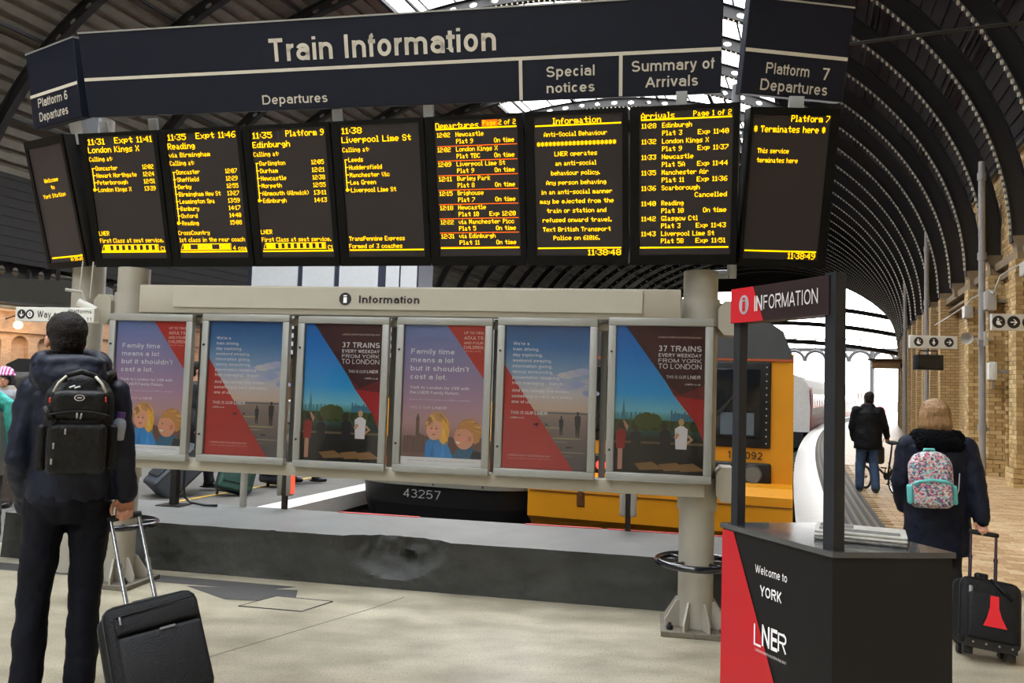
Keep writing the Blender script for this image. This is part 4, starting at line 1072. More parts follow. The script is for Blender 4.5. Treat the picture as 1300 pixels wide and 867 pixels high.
for i, (a_, b_, xb, c_, xc, e_) in enumerate(rows5):
    y = 132+i*75.8; i5 += [T_(a_,92+i,158+i,y+1,24), T_(b_,186+i*.6,xb,y-2,24), T_(c_,188+i*.5,xc,y+34,24), T_(e_,345 if e_.startswith('E') else 376,474,y+32,24)]
    i5.append(('O',92,489,y+57,4) if i < 7 else ('L',95,489,y+63,7))
i5.append(('O',95,489,655+70-4,4))
rows7 = [('11:28','Edinburgh',343,'Plat 3',297,'Exp 11:40'),('11:32','London Kings X',420,'Plat 9',295,'Exp 11:37'),('11:33','Newcastle',348,'Plat 5A',308,'Exp 11:44'),('11:35','Manchester Air',418,'Plat 11',304,'Exp 11:36'),
 ('11:36','Scarborough',376,'',0,'Cancelled'),('11:40','Reading',300,'Plat 10',300,'On time'),('11:42','Glasgow Ctl',366,'Plat 3',284,'Exp 11:43'),('11:43','Liverpool Lime St',443,'Plat 5B',298,'Exp 11:51')]
i7 = [T_('Arrivals',105,262,88,32), T_('Page 1 of 2',350,525,80,26), ('L',105,527,104,7)]
for i, (a_, b_, xb, c_, xc, e_) in enumerate(rows7):
    y = 134+i*76; i7 += [T_(a_,107-i*1.6,176-i*1.6,y+2,24), T_(b_,204-i*1.8,xb,y-1,24)]
    if c_: i7.append(T_(c_,204-i*2,xc,y+37,24))
    i7.append(T_(e_,{'E':370,'C':362,'O':402}[e_[0]]-i*2.2,512-i*2.5,y+34,24))
i7.append(('L',88,508,736,7))
i6 = [T_('Information',692,928,62,32), ('L',604,1024,84,7), T_('Anti-Social Behaviour',646,956,129,24), T_('*'*20,610,998,178,24)]
for s, xa, xb, y in (('LNER operates',696,905,230),('an anti-social',698,900,279),('behaviour policy.',676,916,329),('Any person behaving',650,946,379),('in an anti-social manner',624,974,428),('may be ejected from the',616,980,477),('train or station and',648,943,526),('refused onward travel.',626,968,576),('Text British Transport',626,963,626),('Police on 61016.',678,908,672)): i6.append(T_(s, xa, xb, y, 24))
i6 += [('L',597,1012,727,7), T_('11:38:48',848,1010,750,32)]
disp = [
 (D1, [T_('11:31',360,447,151,32), T_('Expt 11:41',497,688,147,32), T_('London Kings X',358,620,193,32), T_('Calling at:',360,480,242,24)]+stops(370,0,291,38,[('Doncaster',503),('Newark Northgate',598),('Peterborough',550),('London Kings X',566)],['12:02','12:24','12:51','13:39'],630,686)+
   [T_('LNER',380,433,642,24), T_('First Class at seat service.',382,710,682,24), ('B',388,684,722,34,'#M L J C F E D D #'), T_('C1',694,716,728,24), ('L',386,718,745,7)], 'London Kings X departure display, first full screen beside the Platform 6 screen'),
 (D2, [T_('11:35',789,882,141,32), T_('Expt 11:46',932,1131,136,32), T_('Reading',786,924,187,32), T_('via Birmingham',789,998,232,24), T_('Calling at:',790,915,275,24)]+stops(800,0,322,38.6,[('Doncaster',940),('Sheffield',932),('Derby',890),('Birmingham New St',1038),('Leamington Spa',1005),('Banbury',922),('Oxford',912),('Reading',916)],['12:07','12:29','12:55','13:27','13:59','14:17','14:40','15:08'],1069,1127)+
   [T_('CrossCountry',806,968,644,24), T_('1st class in the rear coach',810,1145,682,24), ('B',812,1074,721,34,'#F  DBQC  A##'), T_('4 coa',1084,1152,728,24), ('L',812,1154,747,7)], 'Reading via Birmingham departure display with eight calling points'),
 (D3, [T_('11:35',43,142,122,32), T_('Platform 9',212,403,115,32), T_('Edinburgh',40,231,170,32), T_('Calling at:',42,172,220,24)]+stops(50,0,268,39.8,[('Darlington',202),('Durham',162),('Newcastle',203),('Morpeth',178),('Alnmouth (Alnwick)',313),('Edinburgh',198)],['12:05','12:21','12:38','12:55','13:11','14:13'],334,396)+
   [T_('LNER',56,115,637,24), T_('First Class at seat service.',58,413,677,24), ('B',64,386,715,34,'##B L K F E D C B #'), T_('C1',396,420,720,24), ('L',62,422,741,7)], 'Edinburgh Platform 9 departure display'),
 (D4, [T_('11:38',511,612,106,32), T_('Liverpool Lime St',508,855,151,32), T_('Calling at:',510,645,204,24)]+stops(518,0,256,39.6,[('Leeds',612),('Huddersfield',705),('Manchester Vic',742),('Lea Green',672),('Liverpool Lime St',772)],None,0,0)+
   [T_('TransPennine Express',522,805,674,24), T_('Formed of 3 coaches',520,791,715,24), ('L',521,898,736,7)], 'Liverpool Lime St departure display formed of 3 coaches'),
 (D5, i5, 'departures list display, page 2 of 2, with eight trains between orange lines'),
 (D6, i6, 'information display about anti-social behaviour'),
 (D7, i7, 'arrivals list display, page 1 of 2, beside the Platform 7 screen')]
for k, (rc_, items, lab) in enumerate(disp):
    display(RM @ Matrix.Translation((k*DW,0,0)), DW, 1.007, INN, rc_, items, lab)
M8, w8, h8_ = frame((1.436,5.094,2.36),(1.999,5.079,2.36),(1.415,4.846,3.33))
display(M8, w8, h8_, (.038,w8-.070,.06,.945), ((657,68),(1022,85),(610,778),(975,785)),
    [T_('Platform 7',836,1026,92,32), T_('* Terminates here *',652,1006,140,32), T_('This service',671,827,242,24), T_('terminates here',668,872,289,24), ('L',612,978,743,7), T_('11:38:49',834,973,767,32)],
    'Platform 7 display reading Terminates here, at the right end')
M0, w0, h0_ = frame((-3.72,6.34,2.36),(-3.266,6.071,2.36),(-3.80,6.083,3.33))
display(M0, w0, h0_, (.05,w0-.045,.06,.935), ((62,205),(230,165),(145,800),(320,765)),
    [T_('Welcome',132,207,356,22), T_('to',166,186,393,22), T_('York Station',122,243,436,22), ('L',147,318,760,7), T_('11:38:48',252,320,772,30), T_('..',300,314,736,12)],
    'narrow angled Platform 6 display reading Welcome to York Station')

# ================================================================ HEADER SIGNS
GB = mat('bracket_grey', (168,172,176), .45)
def sign(name, label, BL, BRp, TLp, stripe, writer, dv=()):
    M, w, h = frame(BL, BRp, TLp); t = thing(name, label, 'sign', M=M)
    b = MB(); b.rbox((w/2,h/2,-.04),(w,h,.08),.004,1); part('panel', b, NAVY, t)
    b = MB(); b.box(.005,w-.005,stripe-.011,stripe+.011,0,.003)
    for x in dv: b.box(x-.011,x+.011,.004,stripe-.011,0,.003)
    part('stripe', b, CREAM, t)
    b = MB(); b.box(0,w,h-.006,h+.004,-.08,.006); part('top_edge', b, ALU, t)
    for (s, x0, x1, y, hh, bo) in writer:
        p = Print(); p.text(s, x0, y, hh, x1, None, bo, .0035); part('lettering', p, CREAM, t)
    return t, w, h
sign('header_sign', 'long navy overhead sign reading Train Information', (-3.151,5.744,3.42),(1.257,4.885,3.42),(-3.15,5.58,3.98), .262,
     [('Train Information',1.470,3.063,.320,.150,.02),('Departures',1.388,1.872,.040,.062,.008),('Special',3.392,3.703,.139,.065,.012),('notices',3.392,3.703,.040,.062,.012),('Summary of',3.938,4.448,.148,.066,.012),('Arrivals',4.024,4.350,.050,.066,.012)], (3.222,3.869))
sign('platform_sign', 'tilted navy sign reading Platform 7 Departures', (1.377,4.875,3.42),(2.061,4.981,3.42),(1.396,4.752,3.98), .262,
     [('Platform',.151,.440,.132,.066,.008),('7',.530,.578,.125,.072,.008),('Departures',.125,.575,.030,.068,.008)])
sign('platform_sign', 'narrow angled navy sign reading Platform 6 Departures', (-3.763,6.091,3.42),(-3.202,5.732,3.42),(-3.77,5.982,3.98), .245,
     [('Platform 6',.108,.520,.150,.066,.008),('Departures',.108,.507,.045,.066,.008)])
# supports behind the displays and signs
bt = thing('display_gantry', 'pale grey steel gantry and brackets holding the overhead displays and signs', 'gantry', M=Matrix.Identity(4))
def P_(fr, x, y, z): return fr @ Vector((x, y, z))
for x in (.16,.58,2.05,2.72,4.4):
    b = MB(); b.M = RM; b.rbox((x,1.03,-.10),(.07,.12,.03),.003,1); part('bracket', b, GB, bt)
b = MB(); b.M = M8; b.rbox((.30,1.02,-.06),(.09,.10,.03),.003,1); part('bracket', b, GB, bt)
b = MB(); b.M = M0; b.rbox((w0+.02,1.02,-.12),(.16,.2,.04),.003,1); part('bracket', b, GB, bt)
b = MB(); b.M = RM; b.rbox((RW/2,.12,-.22),(RW,.08,.06),.003,1); part('rail', b, BEZ, bt)
b = MB(); b.M = RM; b.rbox((RW/2,.9,-.22),(RW,.08,.06),.003,1); part('rail', b, BEZ, bt)
b = MB(); b.cyl((1.43,5.20,2.3),(1.41,5.08,3.55),.03,n=14); part('post', b, GB, bt, True, 40)
b = MB(); b.tube([(1.25,5.3,2.33),(1.43,5.2,2.33)],.03,8); part('strut', b, GB, bt)
b = MB(); b.rbox((-3.25,6.0,3.3),(.09,.05,.4),.003,1); part('post', b, GB, bt)
b = MB(); b.tube([(-3.26,5.95,3.3),(-3.6,6.35,3.3)],.03,8); part('strut', b, GB, bt)

# ================================================================ KIOSK
KA = Vector((.91,3.38,0)); KC = Vector((1.148,2.83,0)); KB = Vector((1.598,2.884,0)); KD2 = Vector((1.40,3.46,0))
kx = (KC-KA).normalized(); kw = (KC-KA).length; kz = Vector((0,0,1)); kno = kx.cross(kz)
K = Matrix(((kx.x,0,kno.x,KA.x),(kx.y,0,kno.y,KA.y),(0,1,0,0),(0,0,0,1)))
KG = mat('kiosk_charcoal', (25,25,27), .45, var=.05, spec=.3); KRED = mat('kiosk_red', (196,34,46), .4, var=.03); KPOST = mat('kiosk_post', (40,43,48), .4, spec=.3)
KTOP = mat('kiosk_gloss_top', (74,76,78), .14, var=.05, coat=.4)
kt = thing('information_kiosk', 'charcoal information kiosk with red corner, two posts and Welcome to York lettering', 'kiosk')
b = MB(); q = [KA, KC, KB, KD2]; b.hexa([(p.x,p.y,.0) for p in q]+[(p.x,p.y,.985) for p in q]); part('body', b, KG, kt)
b = MB(); cen = (KA+KC+KB+KD2)/4; q2 = [p+(p-cen).normalized()*.012 for p in q]; b.hexa([(p.x,p.y,.985) for p in q2]+[(p.x,p.y,1.005) for p in q2]); part('counter_top', b, KTOP, kt)
p = Print(); p.M = K; p.poly([(0,0.02),(.52,.02),(.07,.98),(0,.98)], (206,30,44), .003); part('red_panel', p, PRINT2, kt)
p = Print(); p.M = K; LW = (226,224,224)
p.text('Welcome to', .207,.846,.032,.383,LW,0,.005); p.text('YORK', .236,.763,.040,.355,LW,.02,.005)
p.text('L', .204,.566,.082,.245,LW,-.01,.005); p.text('NE', .250,.575,.082,.335,LW,.02,.005); p.text('R', .338,.582,.070,.383,LW,0,.005)
p.text('LONDON NORTH EASTERN RAILWAY', .212,.545,.010,.383,(200,196,196),0,.005)
part('lettering', p, PRINT, kt)
def kpost(c, wd, z0, z1, label=None):
    b = MB(); b.M = Matrix.Translation(c) @ Matrix.Rotation(atan2(kx.y, kx.x), 4, 'Z'); b.box(-wd/2,wd/2,-wd/2,wd/2,z0,z1); part('post', b, KPOST, kt)
inn = Vector((-kno.x,-kno.y,0))
kpost(KA+kx*.062+inn*.026, .040, 1.0, 1.975); kpost(KC-kx*.026+inn*.030, .050, 1.0, 1.995)
b = MB(); b.M = K; b.box(.035,.575,1.842,1.985,-.075,.004); part('header_panel', b, mat('kiosk_header', (40,28,32), .4), kt)
p = Print(); p.M = K; p.poly([(.035,1.842),(.235,1.842),(.172,1.985),(.035,1.985)], (206,34,48), .006); p.disc(.120,1.914,.030,.040,(176,172,178),.008); 
p.text('i', .112,1.886,.056,.130,(206,34,48),.01,.010); p.text('I', .186,1.882,.062,.193,LW,0,.010); p.text('N', .197,1.882,.062,.232,LW,.02,.010); p.text('FORMATION', .240,1.886,.056,.528,LW,-.004,.010)
part('header_lettering', p, PRINT2, kt)
# newspapers on the counter
PAP = mat('newspaper', (188,186,178), .7, var=.15, scale=40); PAPD = mat('newspaper_print', (110,108,104), .7, var=.4, scale=60)
np_ = thing('newspaper_stack', 'folded newspapers lying flat on the kiosk counter', 'newspaper', (1.35,3.08,1.005), radians(-24))
for i in range(3):
    b = MB(); b.rbox((random.uniform(-.006,.006),random.uniform(-.006,.006),.007+i*.013),(.32,.20,.0125),.006,3); b.rbox((0,0,.0), (.001,.001,.001), .0004, 1)
    part('newspaper', b, PAP if i else PAPD, np_, True, 40)
b = MB(); b.box(-.14,.14,-.085,-.02,.0395,.0405); b.box(-.14,-.02,0,.08,.0395,.0405); part('front_page_print', b, PAPD, np_)

# ================================================================ HANGING SIGNS
def pict(p, x, y, r, kind, bg=(30,30,32), fg=(232,230,224)):
    p.disc(x, y, r, col=bg, z=.002)
    if kind == 'right': p.rect(x-.5*r,x+.35*r,y-.09*r,y+.09*r,fg,.003); p.poly([(x+.1*r,y+.5*r),(x+.6*r,y),(x+.1*r,y-.5*r),(x-.08*r,y-.5*r),(x+.3*r,y),(x-.08*r,y+.5*r)],fg,.0031)
    elif kind == 'down': p.rect(x-.09*r,x+.09*r,y-.35*r,y+.6*r,fg,.003); p.poly([(x-.5*r,y-.1*r),(x,y-.6*r),(x+.5*r,y-.1*r),(x+.5*r,y+.1*r),(x,y-.35*r),(x-.5*r,y+.1*r)],fg,.0031)
    elif kind == 'man': p.disc(x,y+.5*r,.15*r,col=fg,z=.003,n=10); p.poly([(x-.25*r,y+.3*r),(x+.25*r,y+.3*r),(x+.2*r,y-.65*r),(x-.2*r,y-.65*r)],fg,.003)
    elif kind == 'baby': p.disc(x-.1*r,y+.45*r,.17*r,col=fg,z=.003,n=10); p.poly([(x-.35*r,y+.2*r),(x+.05*r,y+.25*r),(x+.3*r,y-.2*r),(x+.5*r,y-.5*r),(x-.1*r,y-.5*r),(x-.4*r,y-.3*r)],fg,.003); p.disc(x+.35*r,y+.25*r,.1*r,col=fg,z=.003,n=8)
    elif kind == 'train': p.ring(x,y,.35*r,.6*r,fg,.003,16); p.rect(x-.25*r,x+.25*r,y-.1*r,y+.1*r,fg,.0031)
    elif kind == 'woman': p.disc(x,y+.5*r,.15*r,col=fg,z=.003,n=10); p.poly([(x-.1*r,y+.3*r),(x+.1*r,y+.3*r),(x+.38*r,y-.3*r),(x+.1*r,y-.3*r),(x+.1*r,y-.65*r),(x-.1*r,y-.65*r),(x-.1*r,y-.3*r),(x-.38*r,y-.3*r)],fg,.003)
WSG = mat('white_sign_face', (214,214,208), .45, var=.03)
def wsign(label, O, X, h, draw, cat='sign', group=None, name='direction_sign', hang=()):
    O = Vector(O); X = Vector(X); M, w, _ = frame(O, X, O+Vector((0,0,1))); t = thing(name, label, cat, M=M, group=group)
    b = MB(); b.rbox((w/2,h/2,-.03),(w,h,.06),.004,1); part('panel', b, WSG, t)
    p = Print(); draw(p, w, h); part('lettering', p, PRINT, t)
    for x, y1 in hang:
        b = MB(); b.cyl((x,h,-.03),(x,y1,-.03),.015,n=8); part('hanger', b, FRAMEM, t)
    return t
def dw(p, w, h):
    c = (28,28,30); pict(p, .055,h/2,.035,'down'); pict(p, .125,h/2,.035,'train')
    p.text('Way out', .185,h/2-.024,.05,.40,c,.01); p.text('Platforms', w-.21,h/2+.012,.028,w-.02,c,.01); p.text('9, 10 & 11', w-.21,h/2-.045,.028,w-.02,c,.01)
wsign('white Way out sign with two symbols behind the head of the man with the backpack', (-3.67,5.86,1.915),(-3.03,5.75,1.915), .105, dw)
def dr(p, w, h):
    for i, k in enumerate(('baby','woman','right')): pict(p, w*(.18+.32*i), h/2, h*.36, k)
wsign('white three symbol toilet sign with arrow hanging by the far part of the brick wall', (6.51,13.0,2.375),(7.26,12.95,2.375), .21, dr)
def dr2(p, w, h):
    for i, k in enumerate(('baby','right','man')): pict(p, w*(.12+.26*i), h/2, h*.38, k)
wsign('white baby change sign with arrow at the right edge of the picture', (7.85,13.0,2.71),(8.75,12.93,2.71), .27, dr2)
# wall fittings ------------------------------------------------
PIPE = mat('pale_grey_pipe', (150,148,146), .45, var=.08)
def wallthing(name, label, cat, t, r, z, group=None): return thing(name, label, cat, group=group, M=MTR(t, r, z))
for i, (t, z1, lab) in enumerate(((19.0,6.6,'pale grey drainpipe nearest on the brick wall'),(28.1,7.0,'pale grey drainpipe behind the toilet sign on the brick wall'),(37.2,7.4,'pale grey drainpipe furthest along the brick wall'))):
    th = wallthing('drainpipe', lab, 'pipe', t, 4.0, 0, 'drainpipes on the brick wall')
    b = MB(); b.cyl((0,0,.0),(0,0,z1),.065,n=14); part('pipe', b, PIPE, th, True, 40)
    for z in (.9,2.7,4.5,6.2): b = MB(); b.cyl((0,0,z),(0,0,z+.16),.085,n=14); part('collar', b, PIPE, th, True, 40)
    b = MB(); b.box(0,.12,-.02,.02,.95,1.0); part('clip', b, PIPE, th)
for (t, r, z, d, lab, nm) in ((18.9,4.12,3.62,(.18,.42,.42),'large pale junction box on the brick wall beside the nearest drainpipe','junction_box'),(16.2,4.2,3.9,(.16,.4,.26),'small pale junction box high on the brick wall above the baby change sign','junction_box'),(21.3,4.12,3.62,(.16,.4,.3),'small pale junction box on the brick wall above the loudspeaker','junction_box'),(18.55,4.1,2.15,(.12,.28,.36),'white box on the brick wall beside the nearest drainpipe, below the loudspeaker','junction_box')):
    th = wallthing(nm, lab, 'box', t, r, z)
    b = MB(); b.rbox((0,0,0),d,.02,2); part('box', b, WSG if 'white' in lab else GREYP, th, True, 40)
    b = MB(); b.rbox((-d[0]/2-.01,0,0),(.02,d[1]*.9,d[2]*.9),.005,1); part('lid', b, WSG if 'white' in lab else GREYP, th)
    b = MB(); b.box(d[0]/2-.02,.35,-.03,.03,-.03,.03); b.cyl((0,0,-d[2]/2),(0,0,-d[2]/2-.18),.02,n=8); part('conduit', b, PIPE, th)
b = MB()
pts = [TR(15.5,4.2,4.15),TR(16.2,4.15,4.03),TR(17.2,3.98,3.92),TR(18.4,4.1,3.72),TR(18.9,4.1,3.85),TR(20,3.98,3.8),TR(21.3,4.1,3.8),TR(23,4.0,3.7),TR(26,4.0,3.7)]
b.tube(pts, .018, 6); one('wall_cable', b, GREYP, 'loose pale cable strung between the boxes on the brick wall', 'cable')
th = wallthing('loudspeaker', 'pale horn loudspeaker on a bracket on the brick wall', 'loudspeaker', 18.9, 3.75, 2.83)
b = MB(); b.M = Matrix.Rotation(radians(90), 4, 'X') @ Matrix.Rotation(radians(-25), 4, 'Y'); b.lathe([(.05,-.12),(.055,0),(.075,.07),(.12,.16),(.125,.18),(.11,.16),(.06,.08),(.02,.05)], n=20); part('horn', b, GREYP, th, True, 50)
b = MB(); b.box(0,.4,-.02,.02,-.02,.02); b.box(.26,.30,-.1,.1,-.15,.15); part('bracket', b, GREYP, th)
# hanging monitor under the toilet sign
th = thing('hanging_monitor', 'black double sided monitor hanging below the three symbol toilet sign', 'monitor', (6.86,13.1,2.03), radians(-6))
b = MB(); b.rbox((0,0,.12),(.40,.22,.25),.01,2); part('casing', b, BLACK, th, True, 30)
b = MB(); b.box(-.18,.18,-.116,-.11,.03,.22); part('screen', b, mat('dark_screen', (22,24,26), .15), th)
b = MB(); b.tube([(-.14,0,.25),(-.14,0,.31),(.14,0,.31),(.14,0,.25)],.012,6); b.cyl((0,0,.31),(0,0,.42),.012,n=8); part('hanger', b, BLACK, th)
th = thing('hanging_monitor', 'dark double monitor housing hanging at the left edge above the Way out sign', 'monitor', (-4.6,8.0,2.20), radians(8))
b = MB(); b.rbox((0,0,.13),(.9,.5,.22),.02,2); part('casing', b, BLACK, th, True, 30)
b = MB(); b.add([(-.45,-.26,.02),(.48,-.26,.02),(.48,-.30,.24),(-.45,-.30,.24)], [(0,1,2,3)]); part('screen', b, mat('dark_screen', (22,24,26), .15), th)
b = MB(); b.cyl((0,0,.24),(0,0,1.6),.02,n=8); part('hanger', b, BLACK, th)
th = thing('security_camera', 'small pale security camera on the grey pole above the Way out sign', 'camera', (-3.13,5.82,2.04), radians(20))
b = MB(); b.M = Matrix.Rotation(radians(115), 4, 'Y'); b.cyl((0,0,-.06),(0,0,.07),.03,n=14); part('camera_body', b, WSG, th, True, 40)
b = MB(); b.tube([(0,0,.02),(-.03,0,.10),(-.14,0,.11)],.012,6); b.tube([(-.05,.02,.10),(-.04,.02,.33)],.006,6); b.tube([(.02,.02,.06),(.03,.02,.33)],.006,6); part('bracket', b, GREYP, th)
# small brown roofed hut sign far along the wall
th = wallthing('platform_canopy_box', 'brown flat topped box sign projecting far along the brick wall', 'sign box', 44, 3.45, 2.95)
b = MB(); b.rbox((0,0,.25),(1.3,.8,.4),.05,2); part('box', b, mat('brown_box', (150,116,80), .6), th, True, 30)
b = MB(); b.box(-.85,.75,-.6,.6,.45,.52); part('lid', b, mat('dark_brown', (92,74,58), .6), th); b = MB(); b.box(.6,1.1,-.06,.06,.1,.3); part('arm', b, FRAMEM, th)

# ================================================================ MARKER POSTS behind the low wall
RED_E = mat('red_lamp', (230,40,30), .3, emit=(1,.06,.03), estr=2.2)
def post_lamp(x, label, red):
    t = thing('buffer_lamp', label, 'lamp', M=KM @ Matrix.Translation((x,1.01,.36)))
    b = MB(); b.box(-.022,.022,-.02,.02,0,.42); part('post', b, mat('post_dark', (52,44,40), .6), t)
    b = MB(); b.rbox((-.045,0,.26),(.05,.07,.26),.01,2); part('lamp_body', b, GREYP if not red else STONEP, t, True, 30)
    b = MB(); b.rbox((.045,0,.26),(.05,.07,.26),.01,2); part('lens_housing', b, GREYP if not red else STONEP, t, True, 30)
    if red: b = MB(); b.rbox((.075,-.005,.26),(.018,.055,.22),.008,2); part('red_lens', b, RED_E, t, True)
post_lamp(2.02, 'grey buffer stop lamp with a lit red side on the low wall', True)
post_lamp(5.12, 'dark post with grey lamp housings on the low wall in front of the yellow train', False)
b = MB(); b.cyl((0,0,0),(0,0,.55),.032,n=14); one('marker_post', b, GREYP, 'thin pale grey post rising from the low wall in front of the green suitcase', 'post', smooth=True, ang=40, M=KM @ Matrix.Translation((1.62,.99,.36)))
t = thing('barrier_stand', 'black post with a bent tube foot at the left end of the low wall', 'barrier', M=KM @ Matrix.Translation((1.02,.84,.365)))
b = MB(); b.box(-.03,.03,-.03,.03,.012,.62); part('post', b, BLACK, t)
b = MB(); b.box(-.12,.12,-.1,.1,0,.012); part('foot_plate', b, BLACK, t)
b = MB(); b.tube([(.09,0,.6),(.09,0,.16),(.11,0,.08),(.16,0,.04),(.3,0,.022),(.42,.02,.022)],.013,8); part('bent_tube', b, BLACK, t, True)
# ================================================================ TRAINS
YEL = mat('train_yellow', (222,150,24), .4, var=.06, scale=3); TGL = mat('train_window_dark', (22,26,30), .12, var=.05)
TGREY = mat('train_roof_grey', (70,72,74), .5, var=.1); TBLK = mat('train_black', (16,17,19), .5, var=.1); TSEAT = mat('cab_interior_grey', (92,104,112), .4, var=.1)
TRED = mat('train_red', (170,34,44), .35, var=.04); TVAL = mat('train_valance_grey', (128,126,116), .5, var=.12)
tr = thing('yellow_train', 'yellow fronted railcar numbered 142092 behind the right column', 'train', M=MTR(9.0, -1.12))
b = MB(); hw = 1.385
prof = [(-hw,-.55),(-hw,1.95),(-1.28,2.22),(-.95,2.45),(-.5,2.56),(0,2.6),(.5,2.56),(.95,2.45),(1.28,2.22),(hw,1.95),(hw,-.55)]
b.prism(prof, .10, 15.4, 'y'); part('body', b, mat('train_side_blue', (50,62,100), .4), tr, True, 30)
b = MB(); b.box(-hw+.002,hw-.002,0,.12,.58,1.92)
part('front_panel', b, YEL, tr)
for q_ in ((-hw-.004,-hw+.05),(hw-.05,hw+.004)): b = MB(); b.box(q_[0],q_[1],-.01,.5,.02,1.98); part('corner_panel', b, YEL, tr)
b = MB(); b.prism([(-hw,1.92),(-1.28,2.22),(-.95,2.45),(-.5,2.56),(0,2.6),(.5,2.56),(.95,2.45),(1.28,2.22),(hw,1.92)], -.02, .12, 'y'); part('roof_dome', b, TGREY, tr, True, 30)
b = MB(); b.box(-hw,hw,-.022,-.012,1.90,1.925); part('dome_seam', b, mat('orange_seam', (170,80,40), .6), tr)
for x0, x1 in ((-1.16,-.08),(.08,1.16)):
    b = MB(); b.rbox(((x0+x1)/2,-.01,1.43),(x1-x0,.04,.93),.05,3); s_ = part('window_surround', b, TBLK, tr, True, 30)
    b = MB(); b.rbox(((x0+x1)/2,-.034,1.44),(x1-x0-.22,.012,.74),.04,3); part('windscreen', b, TGL, s_, True, 30)
    b = MB(); b.box((x0+x1)/2+.02,x1-.17,-.043,-.040,1.10,1.34); b.box(x0+.2,x0+.23,-.043,-.040,1.10,1.75); part('cab_seat_seen_through_glass', b, TSEAT, s_)
    b = MB()
    for k in range(12): b.cyl((x1-.045,-.03,1.02+k*.074),(x1-.045,-.038,1.02+k*.074),.009,n=6)
    part('surround_bolts', b, GREYP, s_)
    b = MB(); b.tube([((x0+x1)/2-.3,-.045,1.02),((x0+x1)/2+.1,-.055,1.45)],.010,6); b.tube([((x0+x1)/2+.02,-.05,1.33),((x0+x1)/2+.2,-.055,1.58)],.012,6); part('wiper', b, BLACK, tr)
p = Print(); p.M = Matrix(((1,0,0,0),(0,0,-1,-.012),(0,1,0,0),(0,0,0,1))); p.text('142092', .72,.845,.080,1.08,(24,22,22),.01,.002); part('number', p, PRINT, tr)
for s in (-1, 1):
    b = MB(); b.rbox((s*.86,-.02,.68),(.62,.05,.26),.06,3); c = part('light_cluster', b, TBLK, tr, True, 30)
    b = MB(); b.cyl((s*.98,-.05,.69),(s*.98,-.06,.69),.085,n=20); part('headlight', b, mat('lamp_glass', (120,124,122), .15, .3), c, True, 40)
    b = MB(); b.M = Matrix.Identity(4); b.tube([(s*.98+.092*cos(q*pi/10),-.055,.69+.092*sin(q*pi/10)) for q in range(20)],.010,6,True); part('lamp_rim', b, mat('rim_grey', (80,80,80), .4), c)
    b = MB(); b.cyl((s*.66,-.05,.69),(s*.66,-.065,.69),.058,n=16); part('tail_lamp', b, mat('tail_red', (230,30,30), .3, emit=(1,.05,.04), estr=3.0), c)
b = MB(); b.box(-hw,hw,-.02,.12,.42,.60); part('lower_front', b, YEL, tr)
b = MB(); b.prism([(0,.60),(.16,.60),(.16,-.2),(-.10,-.2),(-.30,.06),(-.42,.12),(-.42,.50),(-.30,.58)], -hw-.02, hw+.0, 'x')
b.v = [Vector(v) for v in b.v]; part('bumper', b, YEL, tr)
b = MB(); b.box(-hw,hw,-.43,-.421,.40,.41); b.box(.4,.405,-.43,-.41,.06,.52); part('bumper_seam', b, mat('brown_seam', (120,74,16), .6), tr)
for x in (-.80,.55):
    b = MB(); b.rbox((x,-.425,.34),(.09,.02,.16),.01,1); b.box(x-.02,x+.02,-.45,-.43,.37,.46); part('latch', b, mat('latch_brown', (104,62,18), .6), tr)
b = MB(); b.cyl((0,-.1,-.25),(0,-.6,-.25),.1,n=14); b.box(-.16,.16,-.75,-.55,-.38,-.12); part('coupler', b, TBLK, tr)
b = MB(); b.box(-1.2,1.2,.3,15,-.85,-.5); part('underframe', b, TBLK, tr)

# dark nosed intercity power car
it = thing('intercity_train', 'dark bottomed intercity power car nose numbered 43257 left of the yellow train', 'train', M=MTR(9.35, -4.0))
rows = [(-.85,.45,1.12),(-.35,.10,1.22),(.0,.0,1.28),(.25,-.02,1.30),(.25,-.05,1.31),(.50,-.05,1.33),(.50,-.02,1.33),(.60,0,1.34),(.60,.0,1.34),(.85,.05,1.35),(.85,.05,1.35),(1.34,.28,1.36),(1.34,.28,1.36),(2.10,1.05,1.30),(2.10,1.05,1.30),(2.45,1.6,1.18),(2.75,2.5,.9),(2.85,3.4,.5)]
matrow = [0,0,0,0,1,1,2,2,3,3,4,4,5,5,6,6,6]
nxs = 18
def grid_for(r): 
    z, y0, w = r; return [(w*sin(pi/2*u)*(1 if abs(u)<1 else 1), y0+.95*(abs(u)**3.2), z) for u in [-1+2*k/nxs for k in range(nxs+1)]]
g_ = [grid_for(r) for r in rows]
IM = [TBLK, TVAL, mat('orange_band', (206,74,40), .4), mat('nose_grille', (34,34,36), .6), YEL, TGL, TGREY]
names = ['lower_fairing','valance','orange_band','nose_grille','yellow_nose','windscreen','roof_front']
for mi, nm in enumerate(names):
    b = MB()
    for j, mj in enumerate(matrow):
        if mj != mi: continue
        b.add(g_[j]+g_[j+1], [(i, i+1, nxs+2+i, nxs+1+i) for i in range(nxs)])
    part(nm, b, IM[mi], it, True, 40)
b = MB()
for k in range(1, nxs):
    if k % 3 == 0:
        x, y, z = g_[4][k]; x2, y2, z2 = g_[5][k]; b.tube([(x,y-.006,z+.02),(x2,y2-.006,z2-.02)],.008,4)
part('valance_joint', b, TBLK, it)
b = MB()
for k in range(7): 
    pts = [(x, y-.008, .63+k*.034) for x, y, z in g_[8]]; b.tube(pts, .007, 4)
part('grille_slats', b, mat('grille_slat', (80,80,78), .5), it, kind='stuff')
